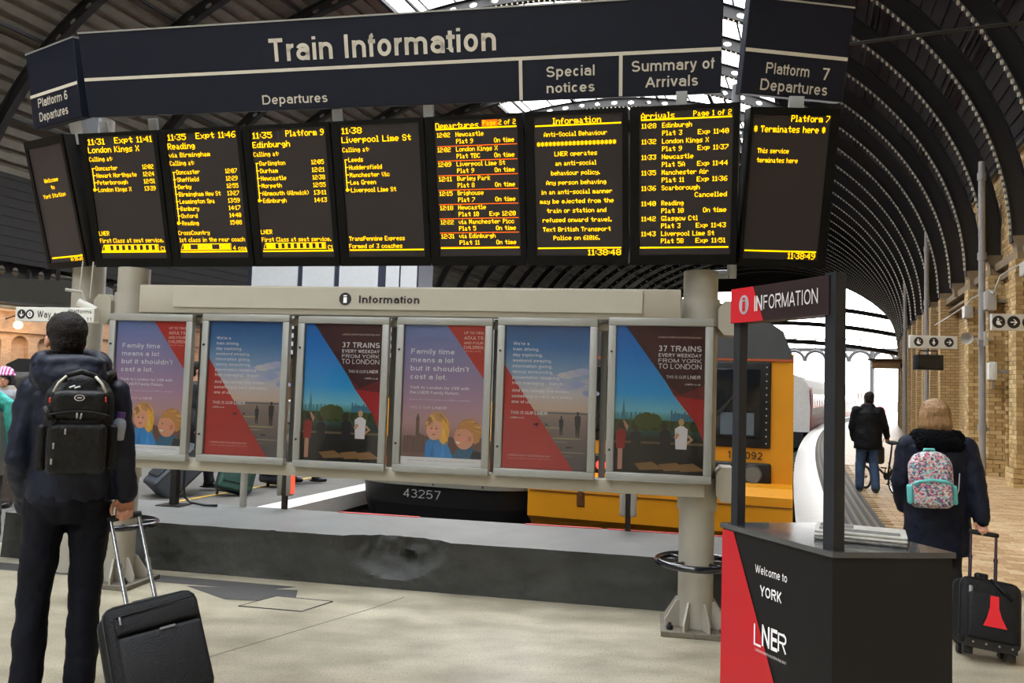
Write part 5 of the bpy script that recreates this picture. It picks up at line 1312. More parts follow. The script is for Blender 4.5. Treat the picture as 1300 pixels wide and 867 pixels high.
b = MB(); b.prism([(-1.31,-.3),(-1.35,.6),(-1.36,1.3),(-1.30,2.1),(-1.15,2.5),(-.7,2.8),(0,2.88),(.7,2.8),(1.15,2.5),(1.30,2.1),(1.36,1.3),(1.35,.6),(1.31,-.3)], 3.4, 17.5, 'y'); part('body_shell', b, TRED, it, True, 30)
for s, mm in ((1, TRED), (-1, TRED)):
    b = MB(); pts = [g_[j][nxs if s > 0 else 0] for j in (0,3,5,9,11,13,15,16)]
    vs = list(pts)+[(s*abs(p[0]) if abs(p[0]) > 1.2 else p[0], 3.45, p[2]) for p in pts]; n = len(pts)
    b.add(vs, [(i, i+1, n+i+1, n+i) for i in range(n-1)]); part('cab_side', b, mm, it, True, 40)
b = MB(); pts = [g_[16][0], g_[16][nxs], (1.15,3.45,2.5), (0,3.45,2.88), (-1.15,3.45,2.5)]; b.add(pts, [(0,1,2,3,4)]); part('cab_roof', b, TGREY, it)
p = Print(); p.M = Matrix(((1,0,0,0),(0,0,-1,-.03),(0,1,0,0),(0,0,0,1))); p.text('43257', -.42,.095,.105,.10,(150,150,146),-.012,.004); part('number', p, PRINT, it)
b = MB(); b.box(-1.1,1.1,1.0,17,-.85,-.3); part('underframe', b, TBLK, it)

# coaches far along the curve
CW = mat('coach_white', (210,208,204), .4); CREAMR = mat('coach_red', (206,96,90), .4)
def coach(t0, t1, label):
    th = thing('train_coach', label, 'train', group='coaches standing far along the curve', M=Matrix.Identity(4))
    def sw(pr, nm, mm, r0=-1.12):
        b = MB(); n = 8; k = len(pr)
        for i in range(n+1):
            t = t0+(t1-t0)*i/n; b.v += [Vector(TR(t, r0+x, z)) for x, z in pr]
        for i in range(n):
            for j in range(k-1): b.f.append([i*k+j, i*k+j+1, (i+1)*k+j+1, (i+1)*k+j]); b.mi.append(0); b.col.append(None)
        for q in (list(range(k)), [n*k+j for j in range(k)]): b.f.append(q); b.mi.append(0); b.col.append(None)
        return part(nm, b, mm, th)
    sw([(-1.36,-.1),(-1.38,1.0),(-1.32,1.9),(-1.05,2.3),(-.5,2.52),(0,2.56),(.5,2.52),(1.05,2.3),(1.32,1.9),(1.38,1.0),(1.36,-.1)], 'body', CW)
    sw([(1.37,-.05),(1.395,.35),(1.39,.62)], 'red_stripe', CREAMR); sw([(-1.1,-.8),(-1.1,-.1),(1.1,-.1),(1.1,-.8)], 'underframe', TBLK)
    L = t1-t0
    for k in range(8):
        a = t0+2.0+k*(L-4)/8; b = MB(); b.M = MTR(a+.9, -1.12); b.box(1.36,1.40,-.75,.75,.95,1.6); part('window', b, TGL, th)
    for a in (t0+.9, t1-.9):
        b = MB(); b.M = MTR(a, -1.12); b.box(1.37,1.41,-.4,.4,-.05,1.9); part('door', b, CREAMR, th)
coach(38, 57.5, 'white coach with red stripe nearest along the curved platform edge')
coach(58.2, 78, 'white coach with red stripe standing mid way round the curve')
coach(78.6, 98, 'white coach with red stripe furthest round the curve, beyond the end screen')

# distant black cab front at far left
ft = thing('distant_train', 'dark train front at far left beyond the striped hat', 'train', (-14.35,25,0), radians(28))
b = MB(); b.prism([(-1.4,.0),(-1.4,1.3),(-1.25,1.75),(-.95,1.93),(.95,1.93),(1.25,1.75),(1.4,1.3),(1.4,.0)], 0, 10, 'y'); part('body', b, TBLK, ft, True, 30)
b = MB(); b.rbox((-.6,-.02,1.1),(1.0,.05,.85),.06,2); b.rbox((.6,-.02,1.1),(1.0,.05,.85),.06,2); part('windscreen', b, mat('cab_window', (66,66,60), .2), ft, True, 30)
b = MB(); b.box(-.55,-.25,-.06,.0,1.68,1.80); part('destination_display', b, led_mat('amber_box', (1.6,1.1,.1)), ft)
b = MB(); b.rbox((-1.62,.1,1.45),(.2,.15,.3),.02,2); b.box(-1.55,-1.35,.1,.14,1.5,1.54); part('mirror', b, TBLK, ft)

# glazed white platform building
WP = mat('white_panel', (196,202,206), .4, var=.04); NM = mat('navy_mullion', (24,32,56), .5)
pb = thing('platform_building', 'white panelled building with navy mullions above the poster board', 'building', (-7.6,22.5,0), radians(-2))
b = MB(); b.box(0,4.9,.1,3,2.2,6.4); part('core', b, NM, pb)
for x0, x1 in ((.15,1.45),(1.6,2.5),(2.65,3.75),(3.98,4.35),(4.4,4.85)):
    b = MB(); b.box(x0,x1,.02,.10,3.5,6.3); part('panel', b, WP, pb)
for k in range(5):
    b = MB(); b.box(.15,4.85,.03,.10,2.25+k*.24,2.37+k*.24); part('louvre', b, WP, pb)
for x in (.4,2.4,4.4):
    b = MB(); b.cyl((x,1.5,0),(x,1.5,2.2),.12,n=12); part('leg', b, NM, pb)
b = MB(); b.box(-.1,5.0,-.05,3.1,6.4,6.55); part('roof', b, NM, pb)

# iron footbridge beyond the end screen
fb = thing('footbridge', 'iron footbridge on arched brackets crossing beyond the end of the roof', 'bridge', M=MTR(84, 0))
b = MB(); b.box(-24,4.5,0,2,6.0,6.25); b.box(-24,4.5,-.02,.06,7.1,7.2); b.box(-24,4.5,1.94,2.02,7.1,7.2); part('deck', b, TGREY, fb)
for k in range(14):
    x = -23+k*2.05
    b = MB(); b.tube([(x+1.0*cos(q*pi/10),0,4.9+1.05*sin(q*pi/10)) for q in range(11)],.17,6); part('arch', b, TGREY, fb)
    b = MB(); b.cyl((x,0,6.25),(x,0,7.1),.04,n=6); part('baluster', b, TGREY, fb)
for k in range(7):
    x = -24+k*4.1
    b = MB(); b.cyl((x,0,-.9),(x,0,6.0),.22,n=10); part('column', b, TGREY, fb)
# ================================================================ PEOPLE
SKIN = mat('skin', (204,150,124), .5, var=.06, scale=20)
V = Vector
def J(**k): return k
BASE = dict(pel=(0,0,.95), chest=(0,.0,1.28), neck=(0,-.005,1.47), head=(0,.02,1.63),
            hipL=(-.09,0,.91), hipR=(.09,0,.91), kneeL=(-.11,.02,.50), kneeR=(.11,.02,.50), ankL=(-.12,-.01,.09), ankR=(.12,-.01,.09),
            shL=(-.185,-.01,1.41), shR=(.185,-.01,1.41), elL=(-.25,-.03,1.12), elR=(.25,-.03,1.12), wrL=(-.27,.06,.87), wrR=(.27,.06,.87))
def hand(b, w, d, s, n, curl=.5, k=1.0, thumb=.5):
    """palm and five fingers; d along the hand, s towards the thumb, n palm normal"""
    w = V(w); d = V(d).normalized(); s = V(s); s = (s-d*s.dot(d)).normalized(); n = d.cross(s) if d.cross(s).dot(V(n)) > 0 else -d.cross(s)
    b.caps(w-d*.03*k, w+d*.02*k, .027*k, .026*k)
    for i in range(4):
        o = (.030-.0195*i)*k; b.caps(w+d*.02*k+s*o*.7, w+d*.088*k+s*o, .0155*k, .0125*k, n=10, k=3)
    for i, (l, r_) in enumerate(((.92,.0090),(1.02,.0092),(.95,.0088),(.75,.0078))):
        o = (.031-.0205*i)*k; p = w+d*(.090-.004*abs(i-1))*k+s*o; a = curl*.75
        for q, L in enumerate((.044,.028,.022)):
            dd = d*cos(a)+n*sin(a); e = p+dd*L*l*k; b.caps(p, e, r_*k*(1-.06*q), r_*k*(.94-.06*q), n=9, k=3); p = e; a += curl*(1.15 if q == 0 else .9)
    p = w+d*.02*k+s*.026*k+n*.006*k; dd = (d*.62+s*.62+n*.35*thumb).normalized()
    for L, r_ in ((.042,.0125),(.032,.0105),(.026,.0095)):
        e = p+dd*L*k; b.caps(p, e, r_*k, r_*k*.92, n=9, k=3); p = e; dd = (dd+n*.55*thumb+d*.3-s*.35*thumb).normalized()
def limb(b, pts, rs):
    for (p, q), (r0, r1) in zip(zip(pts, pts[1:]), zip(rs, rs[1:])): b.caps(p, q, r0, r1, n=14, k=5)
def person(name, label, loc, face, h, hair_col, top, bottom, shoes, pose=None, vox=.010, head_yaw=0, group=None, hands=None, jacket=None, hairfn=None, skirt=None, face_detail=False, fold=.012, cast=None, sc=1.0, skin=None, topmat=None):
    j = dict(BASE); j.update(pose or {}); j = {k: V(v) for k, v in j.items()}
    M = Matrix.Translation(loc) @ Matrix.Rotation(radians(face), 4, 'Z') @ Matrix.Scale(h/1.75, 4)
    t = thing(name, label, 'person', M=M, group=group)
    HR = Matrix.Translation(j['neck']) @ Matrix.Rotation(radians(head_yaw), 4, 'Z') @ Matrix.Translation(-j['neck'])
    hc = j['head']
    b = MB()
    # body: trunk, limbs, neck, head in one surface
    b.loft([(j['pel'].x,j['pel'].y,j['pel'].z-.09,.13,.10),(j['pel'].x,j['pel'].y,j['pel'].z,.155,.115),(j['pel'].x*.6+j['chest'].x*.4,j['pel'].y*.5,1.10,.135,.10),(j['chest'].x,j['chest'].y,1.28,.155,.115),(j['neck'].x,j['neck'].y,1.40,.15,.095),(j['neck'].x,j['neck'].y,1.455,.07,.065)])
    b.caps(j['neck']-V((0,0,.03)), HR @ (hc-V((0,.02,.05))), .056, .052)
    b.M = HR
    b.ell(hc+V((0,-.012,.035)), (.074,.094,.088)); b.ell(hc+V((0,.022,-.02)), (.062,.072,.078)); b.ell(hc+V((0,.045,-.070)), (.044,.045,.038))
    b.caps(hc+V((0,.088,.012)), hc+V((0,.108,-.022)), .010,.014, n=10, k=3)
    b.ell(hc+V((0,.090,-.055)), (.022,.012,.009))
    for s in (-1, 1): b.ell(hc+V((s*.075,-.008,-.005)), (.012,.020,.032)); b.ell(hc+V((s*.028,.078,.022)), (.020,.012,.008))
    b.M = Matrix.Identity(4)
    for L in 'LR':
        sg = -1 if L == 'L' else 1
        limb(b, [j['hip'+L], j['knee'+L], j['ank'+L]], [.078,.052,.036]); b.caps(j['ank'+L]-V((0,.02,.05)), j['ank'+L]+V((0,.14,-.06)), .036, .026)
        limb(b, [j['sh'+L], j['el'+L], j['wr'+L]], [.052,.038,.027])
        hd = (hands or {}).get(L)
        d = (j['wr'+L]-j['el'+L]).normalized()
        if hd is None: hd = dict(d=d, s=(0,1,0) , n=(-sg,0,0), curl=.45)
        hand(b, j['wr'+L], hd.get('d', d), hd['s'], hd['n'], hd.get('curl', .5), 1.0, hd.get('thumb', .5))
    blob('body', b, skin or SKIN, t, min(vox, .0065) if vox < .011 else vox, smooth_it=2)
    if face_detail:
        for s in (-1, 1):
            b = MB(); b.M = HR; b.ell(hc+V((s*.029,.0825,.012)), (.011,.006,.006)); o = part('eye', b, mat('eye_white', (220,214,208), .3), t, True)
            b = MB(); b.M = HR; b.ell(hc+V((s*.029,.0875,.012)), (.005,.003,.005)); part('iris', b, mat('iris', (50,38,30), .3), o, True)
        b = MB(); b.M = HR; b.ell(hc+V((0,.100,-.055)), (.020,.005,.005)); part('lips', b, mat('lips', (176,96,90), .5), t, True)
    # trousers
    tr_ = (bottom[1] if isinstance(bottom, tuple) and len(bottom) == 2 else (.098,.075,.068)); bm_ = bottom[0] if isinstance(bottom, tuple) and len(bottom) == 2 else bottom
    b = MB(); b.loft([(j['pel'].x,j['pel'].y-.0,j['pel'].z-.14,.12,.10),(j['pel'].x,j['pel'].y-.015,j['pel'].z-.05,.18,.135),(j['pel'].x,j['pel'].y,j['pel'].z+.08,.165,.12)])
    for L in 'LR': limb(b, [j['hip'+L]+V((0,0,.0)), j['knee'+L], j['ank'+L]+V((0,0,.03))], list(tr_)); b.caps(j['ank'+L]+V((0,0,.03)), j['ank'+L]+V((0,.012,-.015)), tr_[2], tr_[2]*.98, n=14)
    blob('trousers', b, bm_, t, vox, fold, .09)
    for L in 'LR':
        a = j['ank'+L]; b = MB(); b.ell(a+V((0,.065,-.045)), (.047,.13,.04)); b.caps(a+V((0,-.03,-.03)), a+V((0,.02,-.02)), .045,.045); b.ell(a+V((0,.03,-.072)), (.05,.155,.018))
        blob('shoe', b, shoes, t, .009, smooth_it=1)
    if jacket:
        b = MB(); jacket(b, j); blob('coat' if 'coat' in label else 'jacket', b, top, t, vox, fold*1.3, .10)
    if skirt: b = MB(); skirt(b, j); blob('skirt', b, mat('pink_skirt', (150,110,100), .8), t, vox, fold, .08)
    if hairfn: b = MB(); b.M = HR; hairfn(b, hc); blob('hair', b, hair_col, t, .008, .010 if hairfn is short_hair else .018, .022 if hairfn is short_hair else .06, 1)
    return t, j, HR, M
def short_hair(b, hc):
    b.ell(hc+V((0,-.024,.050)), (.087,.100,.088)); b.ell(hc+V((0,-.054,.0)), (.076,.060,.064)); b.caps(hc+V((-.036,-.062,-.045)), hc+V((.036,-.062,-.045)), .032,.032)
    b.ell(hc+V((0,.05,.098)), (.06,.05,.034))
def bob_hair(b, hc):
    b.ell(hc+V((0,-.02,.045)), (.106,.118,.098)); b.loft([(hc.x,hc.y-.045,hc.z-.125,.098,.070),(hc.x,hc.y-.04,hc.z-.06,.118,.092),(hc.x,hc.y-.03,hc.z+.04,.108,.10)])
def jk(hem, hip=.20, dep=.15, slv=.062, hood=0, collar=.0, sh=1.0, chest=.215, wrext=0.0, cuff=.050):
    def f(b, j):
        P, C, N_ = j['pel'], j['chest'], j['neck']
        b.loft([(P.x,P.y,hem,hip*.99,dep*.98),(P.x,P.y,hem+.02,hip,dep),(P.x,P.y,1.02,hip*.99,dep),(P.x*.5+C.x*.5,P.y*.5+C.y*.5,1.12,(hip+chest)/2*.96,dep*.97),(C.x,C.y,1.28,chest,dep*1.02),(C.x,C.y-.01,1.38,chest*.97,dep*.92),(N_.x,N_.y,1.445,chest*.62,dep*.66),(N_.x,N_.y,1.49,.085,.08)], 24)
        for L in 'LR':
            s = j['sh'+L]; e = j['el'+L]; w = j['wr'+L]; w2 = w+(w-e).normalized()*wrext
            limb(b, [s, e, w2], [slv*1.22*sh, slv, cuff]); b.caps(N_+V((0,0,-.05)), s, .07, slv*1.15)
        if collar: b.caps(N_+V((-.05,0,.01)), N_+V((.05,0,.01)), collar, collar)
        if hood:
            for k in range(14):
                a = 2*pi*k/14; p = N_+V((cos(a)*.095*hood, sin(a)*.085*hood-.015, .055+.03*sin(a))); q = N_+V((cos(a+.45)*.095*hood, sin(a+.45)*.085*hood-.015, .025+.02*sin(a+.45))); b.caps(p, q, .047*hood, .047*hood, n=10)
            b.ell(N_+V((0,-.115*hood,.0)), (.125*hood,.07*hood,.085*hood)); b.ell(N_+V((0,-.12*hood,.06)), (.115*hood,.055*hood,.035*hood))
    return f
NAVJ = mat('navy_jacket', (14,21,40), .55, var=.2, scale=6, bump=.5, bscale=7, spec=.3); NAVT = mat('navy_trousers', (10,13,24), .75, var=.12, bump=.3, bscale=9, spec=.2)
SHOEB = mat('black_shoe', (16,15,15), .35); HAIRD = mat('dark_brown_hair', (26,20,17), .65, var=.3, scale=60, bump=.8, bscale=140, spec=.3)
HAIRB = mat('light_brown_hair', (146,112,74), .5, var=.38, scale=70, bump=.6, bscale=110, squash=.10); HAIRY = mat('blonde_hair', (190,164,120), .5, var=.25, scale=70, bump=.6, bscale=110, squash=.10)

# ---- the man with the backpack, seen from behind
man_pose = dict(pel=(0,0,.95), chest=(.0,-.01,1.28), neck=(-.02,0,1.47), head=(-.05,.025,1.635),
   hipL=(-.09,0,.91), hipR=(.09,0,.91), kneeL=(-.115,.0,.50), kneeR=(.09,.03,.50), ankL=(-.125,-.04,.085), ankR=(.085,-.02,.085),
   shL=(-.165,-.01,1.395), shR=(.165,-.01,1.395), elL=(-.205,-.04,1.10), elR=(.21,-.04,1.11), wrL=(-.17,.10,.87), wrR=(.235,-.03,.925))
MAN_LOC = (-2.10,3.86,0); MH = 1.82
man, mj, mHR, mM = person('person', 'man seen from behind in navy jacket and trousers holding the silver suitcase handle', MAN_LOC, 27, MH, HAIRD, NAVJ, (NAVT, (.094,.072,.066)), SHOEB,
   pose=man_pose, head_yaw=14, hands={'R': dict(d=(-.02,-.02,-1), s=(-1,.0,0), n=(0,-1,0), curl=1.25, thumb=1.2)}, jacket=jk(.90, .178, .145, .058, hood=1.22, chest=.180, cuff=.050), hairfn=short_hair, fold=.022)
# backpack
BPK = mat('black_backpack', (12,13,15), .6, var=.15, bump=.4, bscale=60, spec=.3); BPK2 = mat('black_backpack_pocket', (15,15,17), .5, var=.1, bump=.3, bscale=50, spec=.3)
ZIPM = mat('zip_metal', (170,172,176), .3, .7)
def backpack(label, M, w, h, d, m1, m2, extra):
    t = thing('backpack', label, 'backpack', M=M)
    b = MB(); b.rbox((0,0,-.02),(w,d,h-.04),.055,4); b.ell((0,0,h/2-.07),(w*.46,d*.48,.08)); blob('main_bag', b, m1, t, .008, .01, .06, 3)
    extra(t, w, h, d)
    return t
def man_bag(t, w, h, d):
    b = MB(); b.rbox((0,-d/2-.02,-.10),(w*.84,.07,h*.52),.03,3); b.rbox((0,-d/2-.015,.085),(w*.80,.06,.13),.028,3); blob('front_pocket', b, BPK2, t, .007, .006, .05, 2)
    for s in (-1, 1): b = MB(); b.rbox((s*(w/2+.0),-.01,-.10),(.04,d*.7,.20),.018,3); part('side_pocket', b, BPK, t, True, 50)
    b = MB(); b.tube([(-.075,-.02,h/2-.045),(-.06,-.05,h/2+.0),(0,-.06,h/2+.02),(.06,-.05,h/2+.0),(.08,-.02,h/2-.045)],.013,8); part('carry_handle', b, BPK2, t, True)
    for s in (-1, 1): b = MB(); b.tube([(s*.055,-.075,h/2+.0),(s*.082,-.085,h/2-.03),(s*.10,-.09,h/2-.07)],.006,6); part('reflective_strip', b, mat('reflective', (190,188,176), .4), t, True)
    b = MB(); b.tube([(s*.0+x,-d/2-.052,.025+.035*cos(x*9)) for x in [-.12+.24*k/12 for k in range(13)] for s in (1,)],.004,6); part('zip', b, BPK2, t, True)
    for (x, z, r_) in ((-.005,.052,0),(.012,.05,.2),(-.045,-.015,0),(-.085,-.075,0),(-.09,-.14,0),(.0,.165,1.3),(-.02,.168,1.2)):
        b = MB(); b.M = Matrix.Translation((x,-d/2-.062,z)) @ Matrix.Rotation(r_, 4, 'Y'); b.rbox((0,0,-.010),(.008,.006,.026),.003,2); part('zip_pull', b, ZIPM, t, True)
    b = Print(); b.M = Matrix(((1,0,0,0),(0,0,-1,-d/2-.048),(0,1,0,.118),(0,0,0,1))); b.disc(0,0,.020,.014,(176,178,180),.0); b.disc(0,0,.016,.011,(30,30,34),.001); b.rect(-.008,.008,-.002,.002,(190,190,190),.002); part('logo_badge', b, PRINT, t)
    for x, z in ((-.11,.105),(.10,.112)): b = MB(); b.rbox((x,-d/2-.035,z),(.008,.006,.022),.002,1); part('red_tab', b, mat('red_tab', (200,60,50), .5), t)
    for s in (-1, 1):
        b = MB(); b.tube([(s*.07,d/2-.02,h/2-.03),(s*.10,d/2+.02,h/2+.0),(s*.12,d/2+.12,h/2+.015),(s*.13,d/2+.22,h/2-.03),(s*.14,d/2+.25,h/2-.15)],.022,8); part('shoulder_strap', b, BPK2, t, True)
    b = MB(); b.cyl((-.13,-d/2-.03,.075),(-.10,-d/2-.045,.025),.016,n=10); part('webbing_end', b, BPK2, t, True)
bag = backpack('black backpack with silver zips worn by the man in the navy jacket', mM @ Matrix.Translation((0.025,-.225,1.265)), .27, .42, .15, BPK, BPK2, man_bag)
t = thing('water_bottle', 'small clear bottle with purple cap in the side of the black backpack', 'bottle', M=mM @ Matrix.Translation((.185,-.20,1.24)) @ Matrix.Rotation(.1, 4, 'Y'))
b = MB(); b.lathe([(.02,-.05),(.028,-.045),(.029,.02),(.024,.04),(.014,.052)], n=16); part('bottle_body', b, mat('bottle_plastic', (150,160,176), .15), t, True, 40)
b = MB(); b.cyl((0,0,.052),(0,0,.078),.018,n=16); part('cap', b, mat('purple_cap', (84,52,130), .4), t)

# ---- suitcases
def suitcase(label, M, w, d, h, m1, tube_m, grip_z, front, tw=.12, lean=0, wheels=True, name='suitcase', group=None, grip_m=None, simple=False):
    """origin at the wheels, back (handle side) at y=+d/2"""
    t = thing(name, label, 'suitcase', M=M, group=group)
    b = MB(); b.rbox((0,0,.055+h/2),(w,d,h),.045,4); part('shell', b, m1, t, True, 50)
    b = MB()
    for y in (-d/2+.035, d/2-.035): 
        q = []; hw_, hh = w/2+.001, h/2+.001
        for cx, cz, a0 in ((hw_-.05,hh-.05,0),(-hw_+.05,hh-.05,90),(-hw_+.05,-hh+.05,180),(hw_-.05,-hh+.05,270)):
            for k in range(4): a = radians(a0+k*30); q.append((cx+.05*cos(a), y, .055+h/2+cz+.05*sin(a)))
        b.tube(q, .006, 6, True)
    part('piping', b, TBLK, t, True)
    if grip_z > 0:
        for s in (-1, 1):
            b = MB(); zm = (h+.05+grip_z)/2; b.cyl((s*tw/2,d/2-.03,h),(s*tw/2,d/2-.03,zm),.0105,n=10); b.cyl((s*tw/2,d/2-.03,zm),(s*tw/2,d/2-.03,grip_z),.0085,n=10); b.cyl((s*tw/2,d/2-.03,zm-.01),(s*tw/2,d/2-.03,zm+.01),.013,n=10); part('handle_tube', b, tube_m, t, True, 40)
        b = MB(); b.rbox((0,d/2-.03,grip_z+.006),(tw+.03,.028,.030),.010,3); part('grip', b, TBLK, t, True)
    for s in (-1, 1):
        b = MB(); b.cyl((s*(w/2-.05)-.014,d/2-.02,.03),(s*(w/2-.05)+.014,d/2-.02,.03),.03,n=16); part('wheel', b, TBLK, t, True, 40)
        if not simple: b = MB(); b.box(s*(w/2-.05)-.025,s*(w/2-.05)+.025,-d/2+.02,-d/2+.06,0,.06); part('foot', b, TBLK, t)
    front(t, w, d, h)
    return t
CASE = mat('black_case_fabric', (17,18,20), .65, var=.12, bump=.4, bscale=120, spec=.3); CASE2 = mat('black_case_pocket', (20,21,24), .6, var=.1, bump=.3, bscale=120, spec=.3)
def f1(t, w, d, h):
    b = MB(); b.rbox((.012,-d/2-.012,.055+h*.36),(w*.90,.045,h*.64),.02,3); part('lower_pocket', b, CASE2, t, True, 50)
    b = MB(); b.rbox((.012,-d/2-.006,.055+h*.80),(w*.90,.035,h*.20),.018,3); part('upper_pocket', b, CASE2, t, True, 50)
    b = MB(); b.tube([(-w*.40,-d/2-.026,.055+h*.87),(w*.42,-d/2-.026,.055+h*.90)],.003,6); part('zip', b, BPK2, t)
    b = MB(); b.rbox((-w*.36,-d/2-.03,.055+h*.83),(.008,.008,.035),.003,2); part('zip_pull', b, ZIPM, t, True)
    b = MB(); b.rbox((w*.10,-d/2-.037,.055+h*.665),(.065,.004,.010),.001,1); part('metal_badge', b, ZIPM, t)
    b = MB(); b.tube([(-.06,0,.055+h),(-.05,0,.075+h),(.05,0,.075+h),(.06,0,.055+h)],.008,8); part('top_handle', b, BPK2, t, True)
gl = mM @ (mj['wrR']+V((.0,-.03,-.105)))
tilt = .10
SW, SD, SH = .39,.21,.46
gz = .86
base_M = Matrix.Translation((gl.x-.005, gl.y, 0)) @ Matrix.Rotation(radians(4), 4, 'Z') @ Matrix.Rotation(radians(22), 4, 'X')
# place so that the grip reaches the hand
off = base_M.to_3x3() @ V((0, SD/2-.03, gz))
k_z = gl.z/ (base_M.to_3x3() @ V((0,0,1))).z
def case_at(grip, rz, rx, ry, w, d, h, gz_):
    R_ = Matrix.Rotation(radians(rz), 4, 'Z') @ Matrix.Rotation(radians(rx), 4, 'X') @ Matrix.Rotation(radians(ry), 4, 'Y')
    o = R_.to_3x3() @ V((0, d/2-.03, gz_)); return Matrix.Translation(V(grip)-o) @ R_
silver = mat('silver_tube', (190,194,200), .25, .8)
suitcase('black cabin suitcase with silver telescopic handle held by the man with the backpack', case_at(gl, 34, -30, -8, SW, SD, SH, .97), SW, SD, SH, CASE, silver, .97, f1, tw=.125)

# ---- woman with the floral backpack
wp = dict(neck=(0,-.0,1.44), head=(-.01,.03,1.60), chest=(0,-.01,1.26), elR=(.245,-.06,1.12), wrR=(.275,-.10,.88), elL=(-.24,-.02,1.12), wrL=(-.21,.12,.92), shL=(-.19,-.01,1.38), shR=(.19,-.01,1.38),
          kneeL=(-.09,.10,.50), ankL=(-.09,.06,.085), kneeR=(.10,-.02,.50), ankR=(.10,-.16,.12))
NAVC = mat('navy_winter_coat', (14,20,38), .65, var=.2, bump=.5, bscale=8, spec=.25)
wom, wj, wHR, wM = person('person', 'woman with light brown bob in navy winter coat and floral backpack pulling a suitcase', (2.86,5.35,0), -20, 1.56, HAIRB, NAVC, (mat('black_leggings', (14,14,18), .8), (.085,.062,.052)), SHOEB,
   pose=wp, head_yaw=4, hands={'R': dict(d=(0,-.35,-1), s=(-1,0,0), n=(0,-1,0), curl=1.25, thumb=1.2)}, jacket=jk(.60, .225, .175, .074, chest=.215, sh=.95, cuff=.058), hairfn=bob_hair, fold=.02)
b = MB()
N_ = wj['neck']
for k in range(16):
    a = 2*pi*k/16; b.ell(N_+V((cos(a)*.125, sin(a)*.10-.02, .015)), (.062,.055,.058))
b.ell(N_+V((0,-.13,-.035)), (.17,.07,.085)); blob('fur_hood', b, mat('black_fur', (10,11,14), .9, var=.3, bump=1, bscale=120, spec=.1), wom, .009, .03, .02, 1)
def floral():
    m = bpy.data.materials.new('floral_print'); m.use_nodes = True; nt = m.node_tree; bs = nt.nodes['Principled BSDF']; bs.inputs['Roughness'].default_value = .6
    tc = nt.nodes.new('ShaderNodeTexCoord'); vo = nt.nodes.new('ShaderNodeTexVoronoi'); vo.inputs['Scale'].default_value = 80
    nz = nt.nodes.new('ShaderNodeTexNoise'); nz.inputs['Scale'].default_value = 25; nt.links.new(tc.outputs['Object'], nz.inputs['Vector'])
    ad = nt.nodes.new('ShaderNodeVectorMath'); ad.operation = 'MULTIPLY_ADD'; ad.inputs[1].default_value = (.03,.03,.03)
    nt.links.new(nz.outputs['Color'], ad.inputs[0]); nt.links.new(tc.outputs['Object'], ad.inputs[2]); nt.links.new(ad.outputs[0], vo.inputs['Vector'])
    sp = nt.nodes.new('ShaderNodeSeparateColor'); nt.links.new(vo.outputs['Color'], sp.inputs[0])
    r = nt.nodes.new('ShaderNodeValToRGB'); r.color_ramp.interpolation = 'CONSTANT'; el = r.color_ramp.elements
    cols = [(196,200,204),(70,76,96),(196,92,120),(170,190,186),(212,140,130),(120,176,176),(140,60,100),(206,204,190),(96,110,140),(214,170,176)]
    el[0].color = lin(cols[0]); el[0].position = 0; el[1].position = .12; el[1].color = lin(cols[1])
    for i, c in enumerate(cols[2:]): e = el.new(.2+i*.1); e.color = lin(c)
    nt.links.new(sp.outputs[0], r.inputs[0]); nt.links.new(r.outputs[0], bs.inputs['Base Color']); return m
FLO = floral(); TEAL = mat('turquoise_trim', (96,186,184), .5)
def wbag(t, w, h, d):
    b = MB(); b.rbox((0,-d/2-.02,-h*.22),(w*.86,.07,h*.46),.03,3); part('front_pocket', b, FLO, t, True, 60)
    b = MB(); b.tube([(-w*.42,-d/2-.045,-h*.06),(-w*.3,-d/2-.055,.0),(0,-d/2-.058,.012),(w*.3,-d/2-.055,.0),(w*.42,-d/2-.045,-h*.06)],.011,8); part('turquoise_zip', b, TEAL, t, True)
    for s in (-1, 1): b = MB(); b.rbox((s*w*.49,-.02,-h*.25),(.035,d*.7,h*.34),.014,3); part('side_panel', b, TEAL, t, True, 50)
    b = MB(); b.tube([(-.04,0,h/2-.02),(-.03,.0,h/2+.02),(.03,0,h/2+.02),(.04,0,h/2-.02)],.010,8); part('carry_handle', b, TEAL, t, True)
    b = MB(); b.tube([(w*.48,0,-h*.40),(w*.62,.03,-h*.18),(w*.70,.10,.04)],.004,6); part('strap_end', b, mat('pale_strap', (190,190,186), .5), t, True)
backpack('floral patterned backpack with turquoise trim worn by the woman', wM @ Matrix.Translation((-.075,-.255,1.155)) @ Matrix.Rotation(radians(-3), 4, 'Y'), .29,.40,.12, FLO, FLO, wbag)
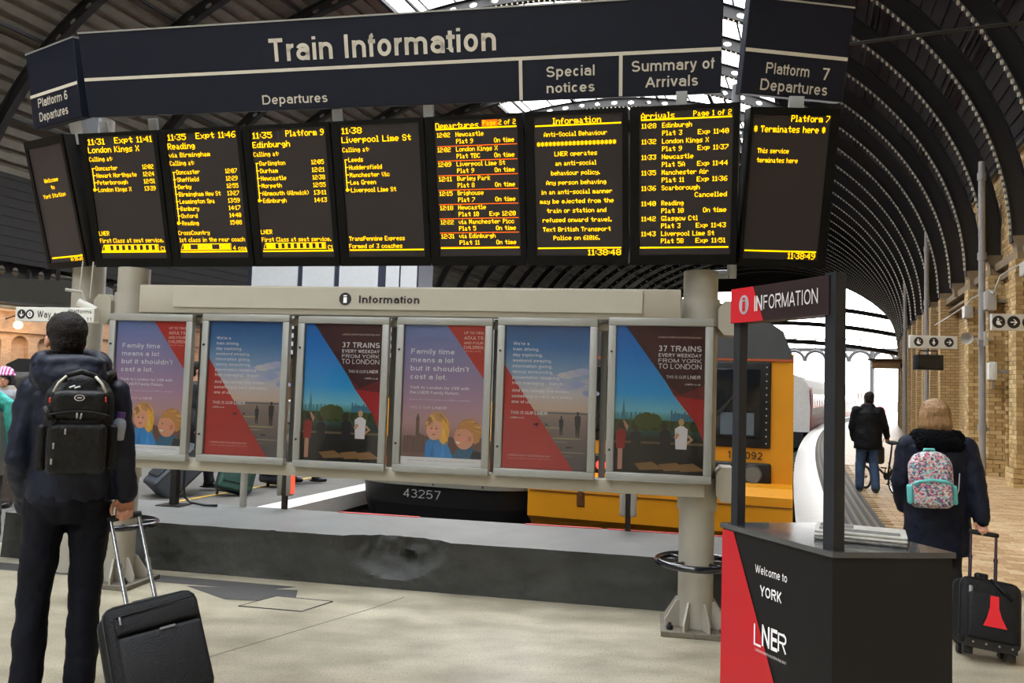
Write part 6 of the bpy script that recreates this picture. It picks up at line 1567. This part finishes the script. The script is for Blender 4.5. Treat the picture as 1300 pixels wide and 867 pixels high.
def f2(t, w, d, h):
    b = MB(); b.rbox((0,-d/2-.010,.055+h*.44),(w*.80,.04,h*.70),.02,3); part('front_pocket', b, CASE2, t, True, 50)
    p = Print(); p.M = Matrix(((1,0,0,0),(0,0,-1,-d/2-.031),(0,1,0,.055),(0,0,0,1))); p.poly([(-.055,h*.30),(.075,h*.30),(.045,h*.45),(.030,h*.58),(.028,h*.76),(-.018,h*.76),(-.020,h*.58),(-.035,h*.42)], (200,34,44), .001); part('red_flash', p, PRINT, t)
    b = MB(); b.rbox((-.03,0,.055+h+.02),(.07,.05,.05),.012,3); part('top_handle', b, BPK2, t, True)
    b = MB(); b.tube([(0,-d/2+.02,.06+h),(.05,-d/2-.03,.0+h),(.10,-d/2-.035,h-.05)],.010,6); part('strap', b, BPK2, t, True)
    b = MB(); b.rbox((-w*.36,-d/2-.012,.055+h*.80),(.022,.010,.05),.005,2); part('zip_pull', b, ZIPM, t, True)
    b = MB(); b.box(-w*.42,w*.42,-d/2-.012,-d/2+.02,.04,.10); part('base_guard', b, TBLK, t)
    for x in (-.1,-.03,.04,.11): b = MB(); b.cyl((x,-d/2-.013,.07),(x,-d/2-.018,.07),.006,n=8); part('rivet', b, ZIPM, t)
g2 = wM @ (wj['wrR']+V((.0,-.065,-.095)))
suitcase('black suitcase with red flash pulled by the woman with the floral backpack', case_at(g2, -12, -17, 7, .33,.20,.39,.745), .33,.20,.39, CASE, mat('dark_tube', (60,44,60), .3, .5), .745, f2, tw=.145)

# ---- man with the folding bicycle
cp_ = dict(chest=(.0,.02,1.28), neck=(.0,.03,1.46), head=(.02,.06,1.62), elR=(.27,.02,1.13), wrR=(.32,.14,.97), elL=(-.25,.02,1.12), wrL=(-.22,.16,.90), kneeL=(-.12,.05,.5), ankL=(-.13,.0,.085), kneeR=(.10,.03,.5), ankR=(.12,-.1,.085))
JEAN = mat('blue_jeans', (52,74,104), .8, var=.15)
cyc, cj, _, cM = person('person', 'man in black coat and jeans walking away beside a folding bicycle', (5.92,13.2,0), -20, 1.64, HAIRD, mat('black_coat', (13,13,16), .7, var=.15, bump=.4, bscale=8, spec=.2), (JEAN, (.10,.08,.075)), SHOEB, pose=cp_,
   head_yaw=0, hands={'R': dict(d=(.1,.6,-.6), s=(-1,0,.3), n=(0,-.3,-1), curl=1.1, thumb=1)}, jacket=jk(.74, .235, .16, .072, collar=.08, chest=.235), hairfn=short_hair, vox=.011, fold=.016)
b = MB(); b.tube([(.05,.0,1.47),(.12,-.03,1.42),(.20,-.02,1.36)],.022,8); part('red_scarf', b, mat('red_scarf', (196,30,44), .7), cyc, True)
bk = thing('bicycle', 'small wheeled folding bicycle with red rear lamp pushed by the man in the black coat', 'bicycle', (6.17,12.75,0), radians(8))
BF_ = mat('bike_frame', (38,40,42), .35, .3); TY = mat('tyre', (20,20,20), .8)
for y in (0,.86):
    b = MB(); b.tube([(0,y+.185*cos(2*pi*k/24),.2+.185*sin(2*pi*k/24)) for k in range(24)],.017,8,True); w_ = part('tyre', b, TY, bk, True)
    b = MB(); b.tube([(0,y+.165*cos(2*pi*k/24),.2+.165*sin(2*pi*k/24)) for k in range(24)],.008,6,True)
    for k in range(10): b.cyl((0,y,.2),(0,y+.165*cos(2*pi*k/10),.2+.165*sin(2*pi*k/10)),.002,n=4)
    b.cyl((-.04,y,.2),(.04,y,.2),.02,n=10); part('wheel', b, silver, w_)
b = MB(); b.tube([(0,.0,.2),(0,.25,.28),(0,.55,.42),(0,.78,.52)],.018,8); b.tube([(0,.22,.28),(0,.14,.62),(0,.11,.80)],.014,8); b.tube([(-.03,.86,.2),(-.02,.80,.48),(0,.78,.56)],.012,8); b.tube([(0,0,.2),(0,.2,.5)],.010,6); part('frame', b, BF_, bk, True)
b = MB(); b.tube([(0,.78,.5),(0,.72,1.0)],.014,8); b.tube([(-.25,.70,1.0),(0,.72,1.0),(.25,.70,1.0)],.012,8); part('handlebar', b, BF_, bk, True)
b = MB(); b.ell((0,.10,.83),(.07,.13,.035)); part('saddle', b, TBLK, bk, True)
b = MB(); b.tube([(0,.2*cos(a)*1.06,.2+.215*sin(a)) for a in [pi*.2+pi*.9*k/10 for k in range(11)]],.022,6); part('mudguard', b, TBLK, bk, True)
b = MB(); b.ell((0,-.16,.36),(.03,.015,.022)); part('rear_lamp', b, RED_E, bk, True)
b = MB(); b.cyl((-.02,.25,.28),(.02,.25,.28),.06,n=16); b.tube([(.04,.25,.28),(.05,.30,.14)],.008,6); b.tube([(-.04,.25,.28),(-.05,.2,.42)],.008,6); b.box(.05,.11,.27,.34,.13,.15); b.box(-.11,-.05,.16,.24,.41,.43); part('crankset', b, BF_, bk)
b = MB(); b.rbox((-.02,.55,.60),(.26,.22,.30),.05,3); part('front_bag', b, TBLK, bk, True)

# ---- left edge : woman with the turquoise scarf
LG = mat('grey_puffer', (120,122,128), .6, var=.15, bump=.6, bscale=6); TSC = mat('turquoise_scarf', (70,176,168), .8, var=.15, bump=.5, bscale=30)
sp_, sj, _, sM = person('person', 'woman in a grey jacket with a long turquoise scarf at the left edge', (-4.17,6.32,0), -150, 1.63, HAIRY, LG, (mat('dark_grey_trousers', (46,44,44), .8), (.10,.08,.078)), SHOEB,
   head_yaw=10, jacket=jk(.78,.235,.17,.075, collar=.085, chest=.235), hairfn=bob_hair, face_detail=True, fold=.02)
b = MB(); b.tube([(-.10,.16,.86),(-.10,.19,1.1),(-.08,.17,1.35),(-.05,.10,1.46),(.05,-.07,1.49),(.10,.06,1.46),(.06,.16,1.36),(.05,.2,1.15),(.07,.18,.92)],[.05,.055,.06,.065,.065,.065,.06,.055,.05],10)
b.tube([(-.24,.05,.9),(-.235,.06,1.1),(-.18,.08,1.38),(-.08,.1,1.45)],[.05,.06,.065,.06],10)
blob('scarf', b, TSC, sp_, .010, .02, .05)
# woman in the striped pink hat, further back
hp_, hj, hHR, hM = person('person', 'woman with glasses and a pink striped knitted hat further back at the left edge', (-5.80,9.15,0), -165, 1.56, HAIRD, mat('beige_coat', (150,140,128), .8), (mat('brown_trousers', (70,60,54), .8), (.10,.08,.075)), SHOEB,
   head_yaw=8, jacket=jk(.7,.24,.17,.075, collar=.09), hairfn=bob_hair, vox=.011, face_detail=True)
def stripes():
    m = bpy.data.materials.new('pink_stripe_knit'); m.use_nodes = True; nt = m.node_tree; bs = nt.nodes['Principled BSDF']; bs.inputs['Roughness'].default_value = .9
    tc = nt.nodes.new('ShaderNodeTexCoord'); w_ = nt.nodes.new('ShaderNodeTexWave'); w_.inputs['Scale'].default_value = 9; w_.bands_direction = 'X'; w_.inputs['Distortion'].default_value = 1
    r = nt.nodes.new('ShaderNodeValToRGB'); r.color_ramp.interpolation = 'CONSTANT'; r.color_ramp.elements[0].color = lin((176,70,140)); r.color_ramp.elements[1].color = lin((214,190,206)); r.color_ramp.elements[1].position = .55
    nt.links.new(tc.outputs['Object'], w_.inputs[0]); nt.links.new(w_.outputs['Fac'], r.inputs[0]); nt.links.new(r.outputs[0], bs.inputs['Base Color']); return m
hh = hj['head']
b = MB(); b.M = hHR; b.ell(hh+V((0,-.02,.075)), (.108,.118,.088)); b.tube([(hh.x+.105*cos(2*pi*k/20), hh.y-.02+.115*sin(2*pi*k/20), hh.z+.055) for k in range(20)],.018,8,True); blob('knitted_hat', b, stripes(), hp_, .008)
b = MB(); b.M = hHR
for s in (-1, 1): b.tube([(hh.x+s*.030+.022*cos(2*pi*k/14), hh.y+.100, hh.z+.014+.018*sin(2*pi*k/14)) for k in range(14)],.003,5,True)
b.tube([(hh.x-.01,hh.y+.1,hh.z+.016),(hh.x+.01,hh.y+.1,hh.z+.016)],.003,5); part('glasses', b, TBLK, hp_)

# ---- people and luggage on the far platform behind the posters
BK1 = mat('black_clothes', (20,20,24), .75, var=.15); MAGT = mat('magenta_coat', (110,22,54), .7, var=.1)
def bg(label, loc, face, h, top, bot, pose=None, skirt=None, hair=HAIRD, shoes=None, hem=.8):
    return person('person', label, loc, face, h, hair, top, (bot, (.095,.075,.07)), shoes or SHOEB, pose=pose, jacket=jk(hem), hairfn=short_hair, vox=.016, fold=.02, skirt=skirt, face_detail=False)
walk = dict(kneeL=(-.09,.16,.52), ankL=(-.09,.20,.12), kneeR=(.09,-.02,.50), ankR=(.10,-.26,.12))
bg('person in black striding right behind the first two poster cases', (-4.28,10.9,0), -80, 1.74, BK1, BK1, walk)
bg('person in a magenta coat behind the leftmost poster case', (-5.15,10.6,0), -60, 1.68, MAGT, mat('maroon_trousers', (90,26,44), .8))
bg('person in blue and white trainers behind the second poster case', (-3.92,11.6,0), 20, 1.72, mat('slate_jacket', (50,60,76), .7), mat('denim', (44,56,84), .8), shoes=mat('blue_trainer', (70,96,140), .5))
def sk(b, j): b.loft([(0,0,.30,.17,.14),(0,0,.5,.165,.14),(0,0,.95,.15,.12)])
bg('woman in a pinkish skirt and black boots behind the gap before the third poster', (-3.05,12.1,0), -100, 1.66, BK1, BK1, dict(kneeL=(-.09,.10,.5), ankL=(-.09,.14,.10), kneeR=(.09,-.06,.5), ankR=(.10,-.18,.10)), skirt=sk, hem=.72)
nofront = lambda t, w, d, h: None
def f3(t, w, d, h):
    b = MB(); b.rbox((0,-d/2-.01,.055+h*.45),(w*.8,.03,h*.6),.015,2); part('front_pocket', b, m_f3, t, True, 50)
m_f3 = mat('green_case_pocket', (34,64,56), .7)
suitcase('green soft suitcase standing behind the second poster case', Matrix.Translation((-3.62,10.55,0)) @ Matrix.Rotation(radians(25), 4, 'Z') @ Matrix.Rotation(radians(14), 4, 'Y') @ Matrix.Rotation(radians(-16), 4, 'X'), .44,.26,.62, mat('green_case', (40,72,64), .7, bump=.3), silver, .95, f3, simple=True)
m_f3 = mat('charcoal_case_pocket', (40,44,50), .7)
suitcase('large slate grey suitcase tilted low behind the leftmost poster case', Matrix.Translation((-4.52,10.25,0.03)) @ Matrix.Rotation(radians(-50), 4, 'Z') @ Matrix.Rotation(radians(-46), 4, 'X'), .5,.34,.72, mat('slate_case', (58,64,72), .6, bump=.3), BLACK, .98, f3, simple=True)
m_f3 = mat('dark_case_pocket', (30,32,38), .7)
suitcase('dark navy suitcase behind the lit buffer lamp', Matrix.Translation((-3.33,11.5,0)) @ Matrix.Rotation(radians(-10), 4, 'Z') @ Matrix.Rotation(radians(-14), 4, 'X'), .42,.26,.6, mat('dark_navy_case', (26,30,40), .6, bump=.3), BLACK, .95, f3, simple=True)
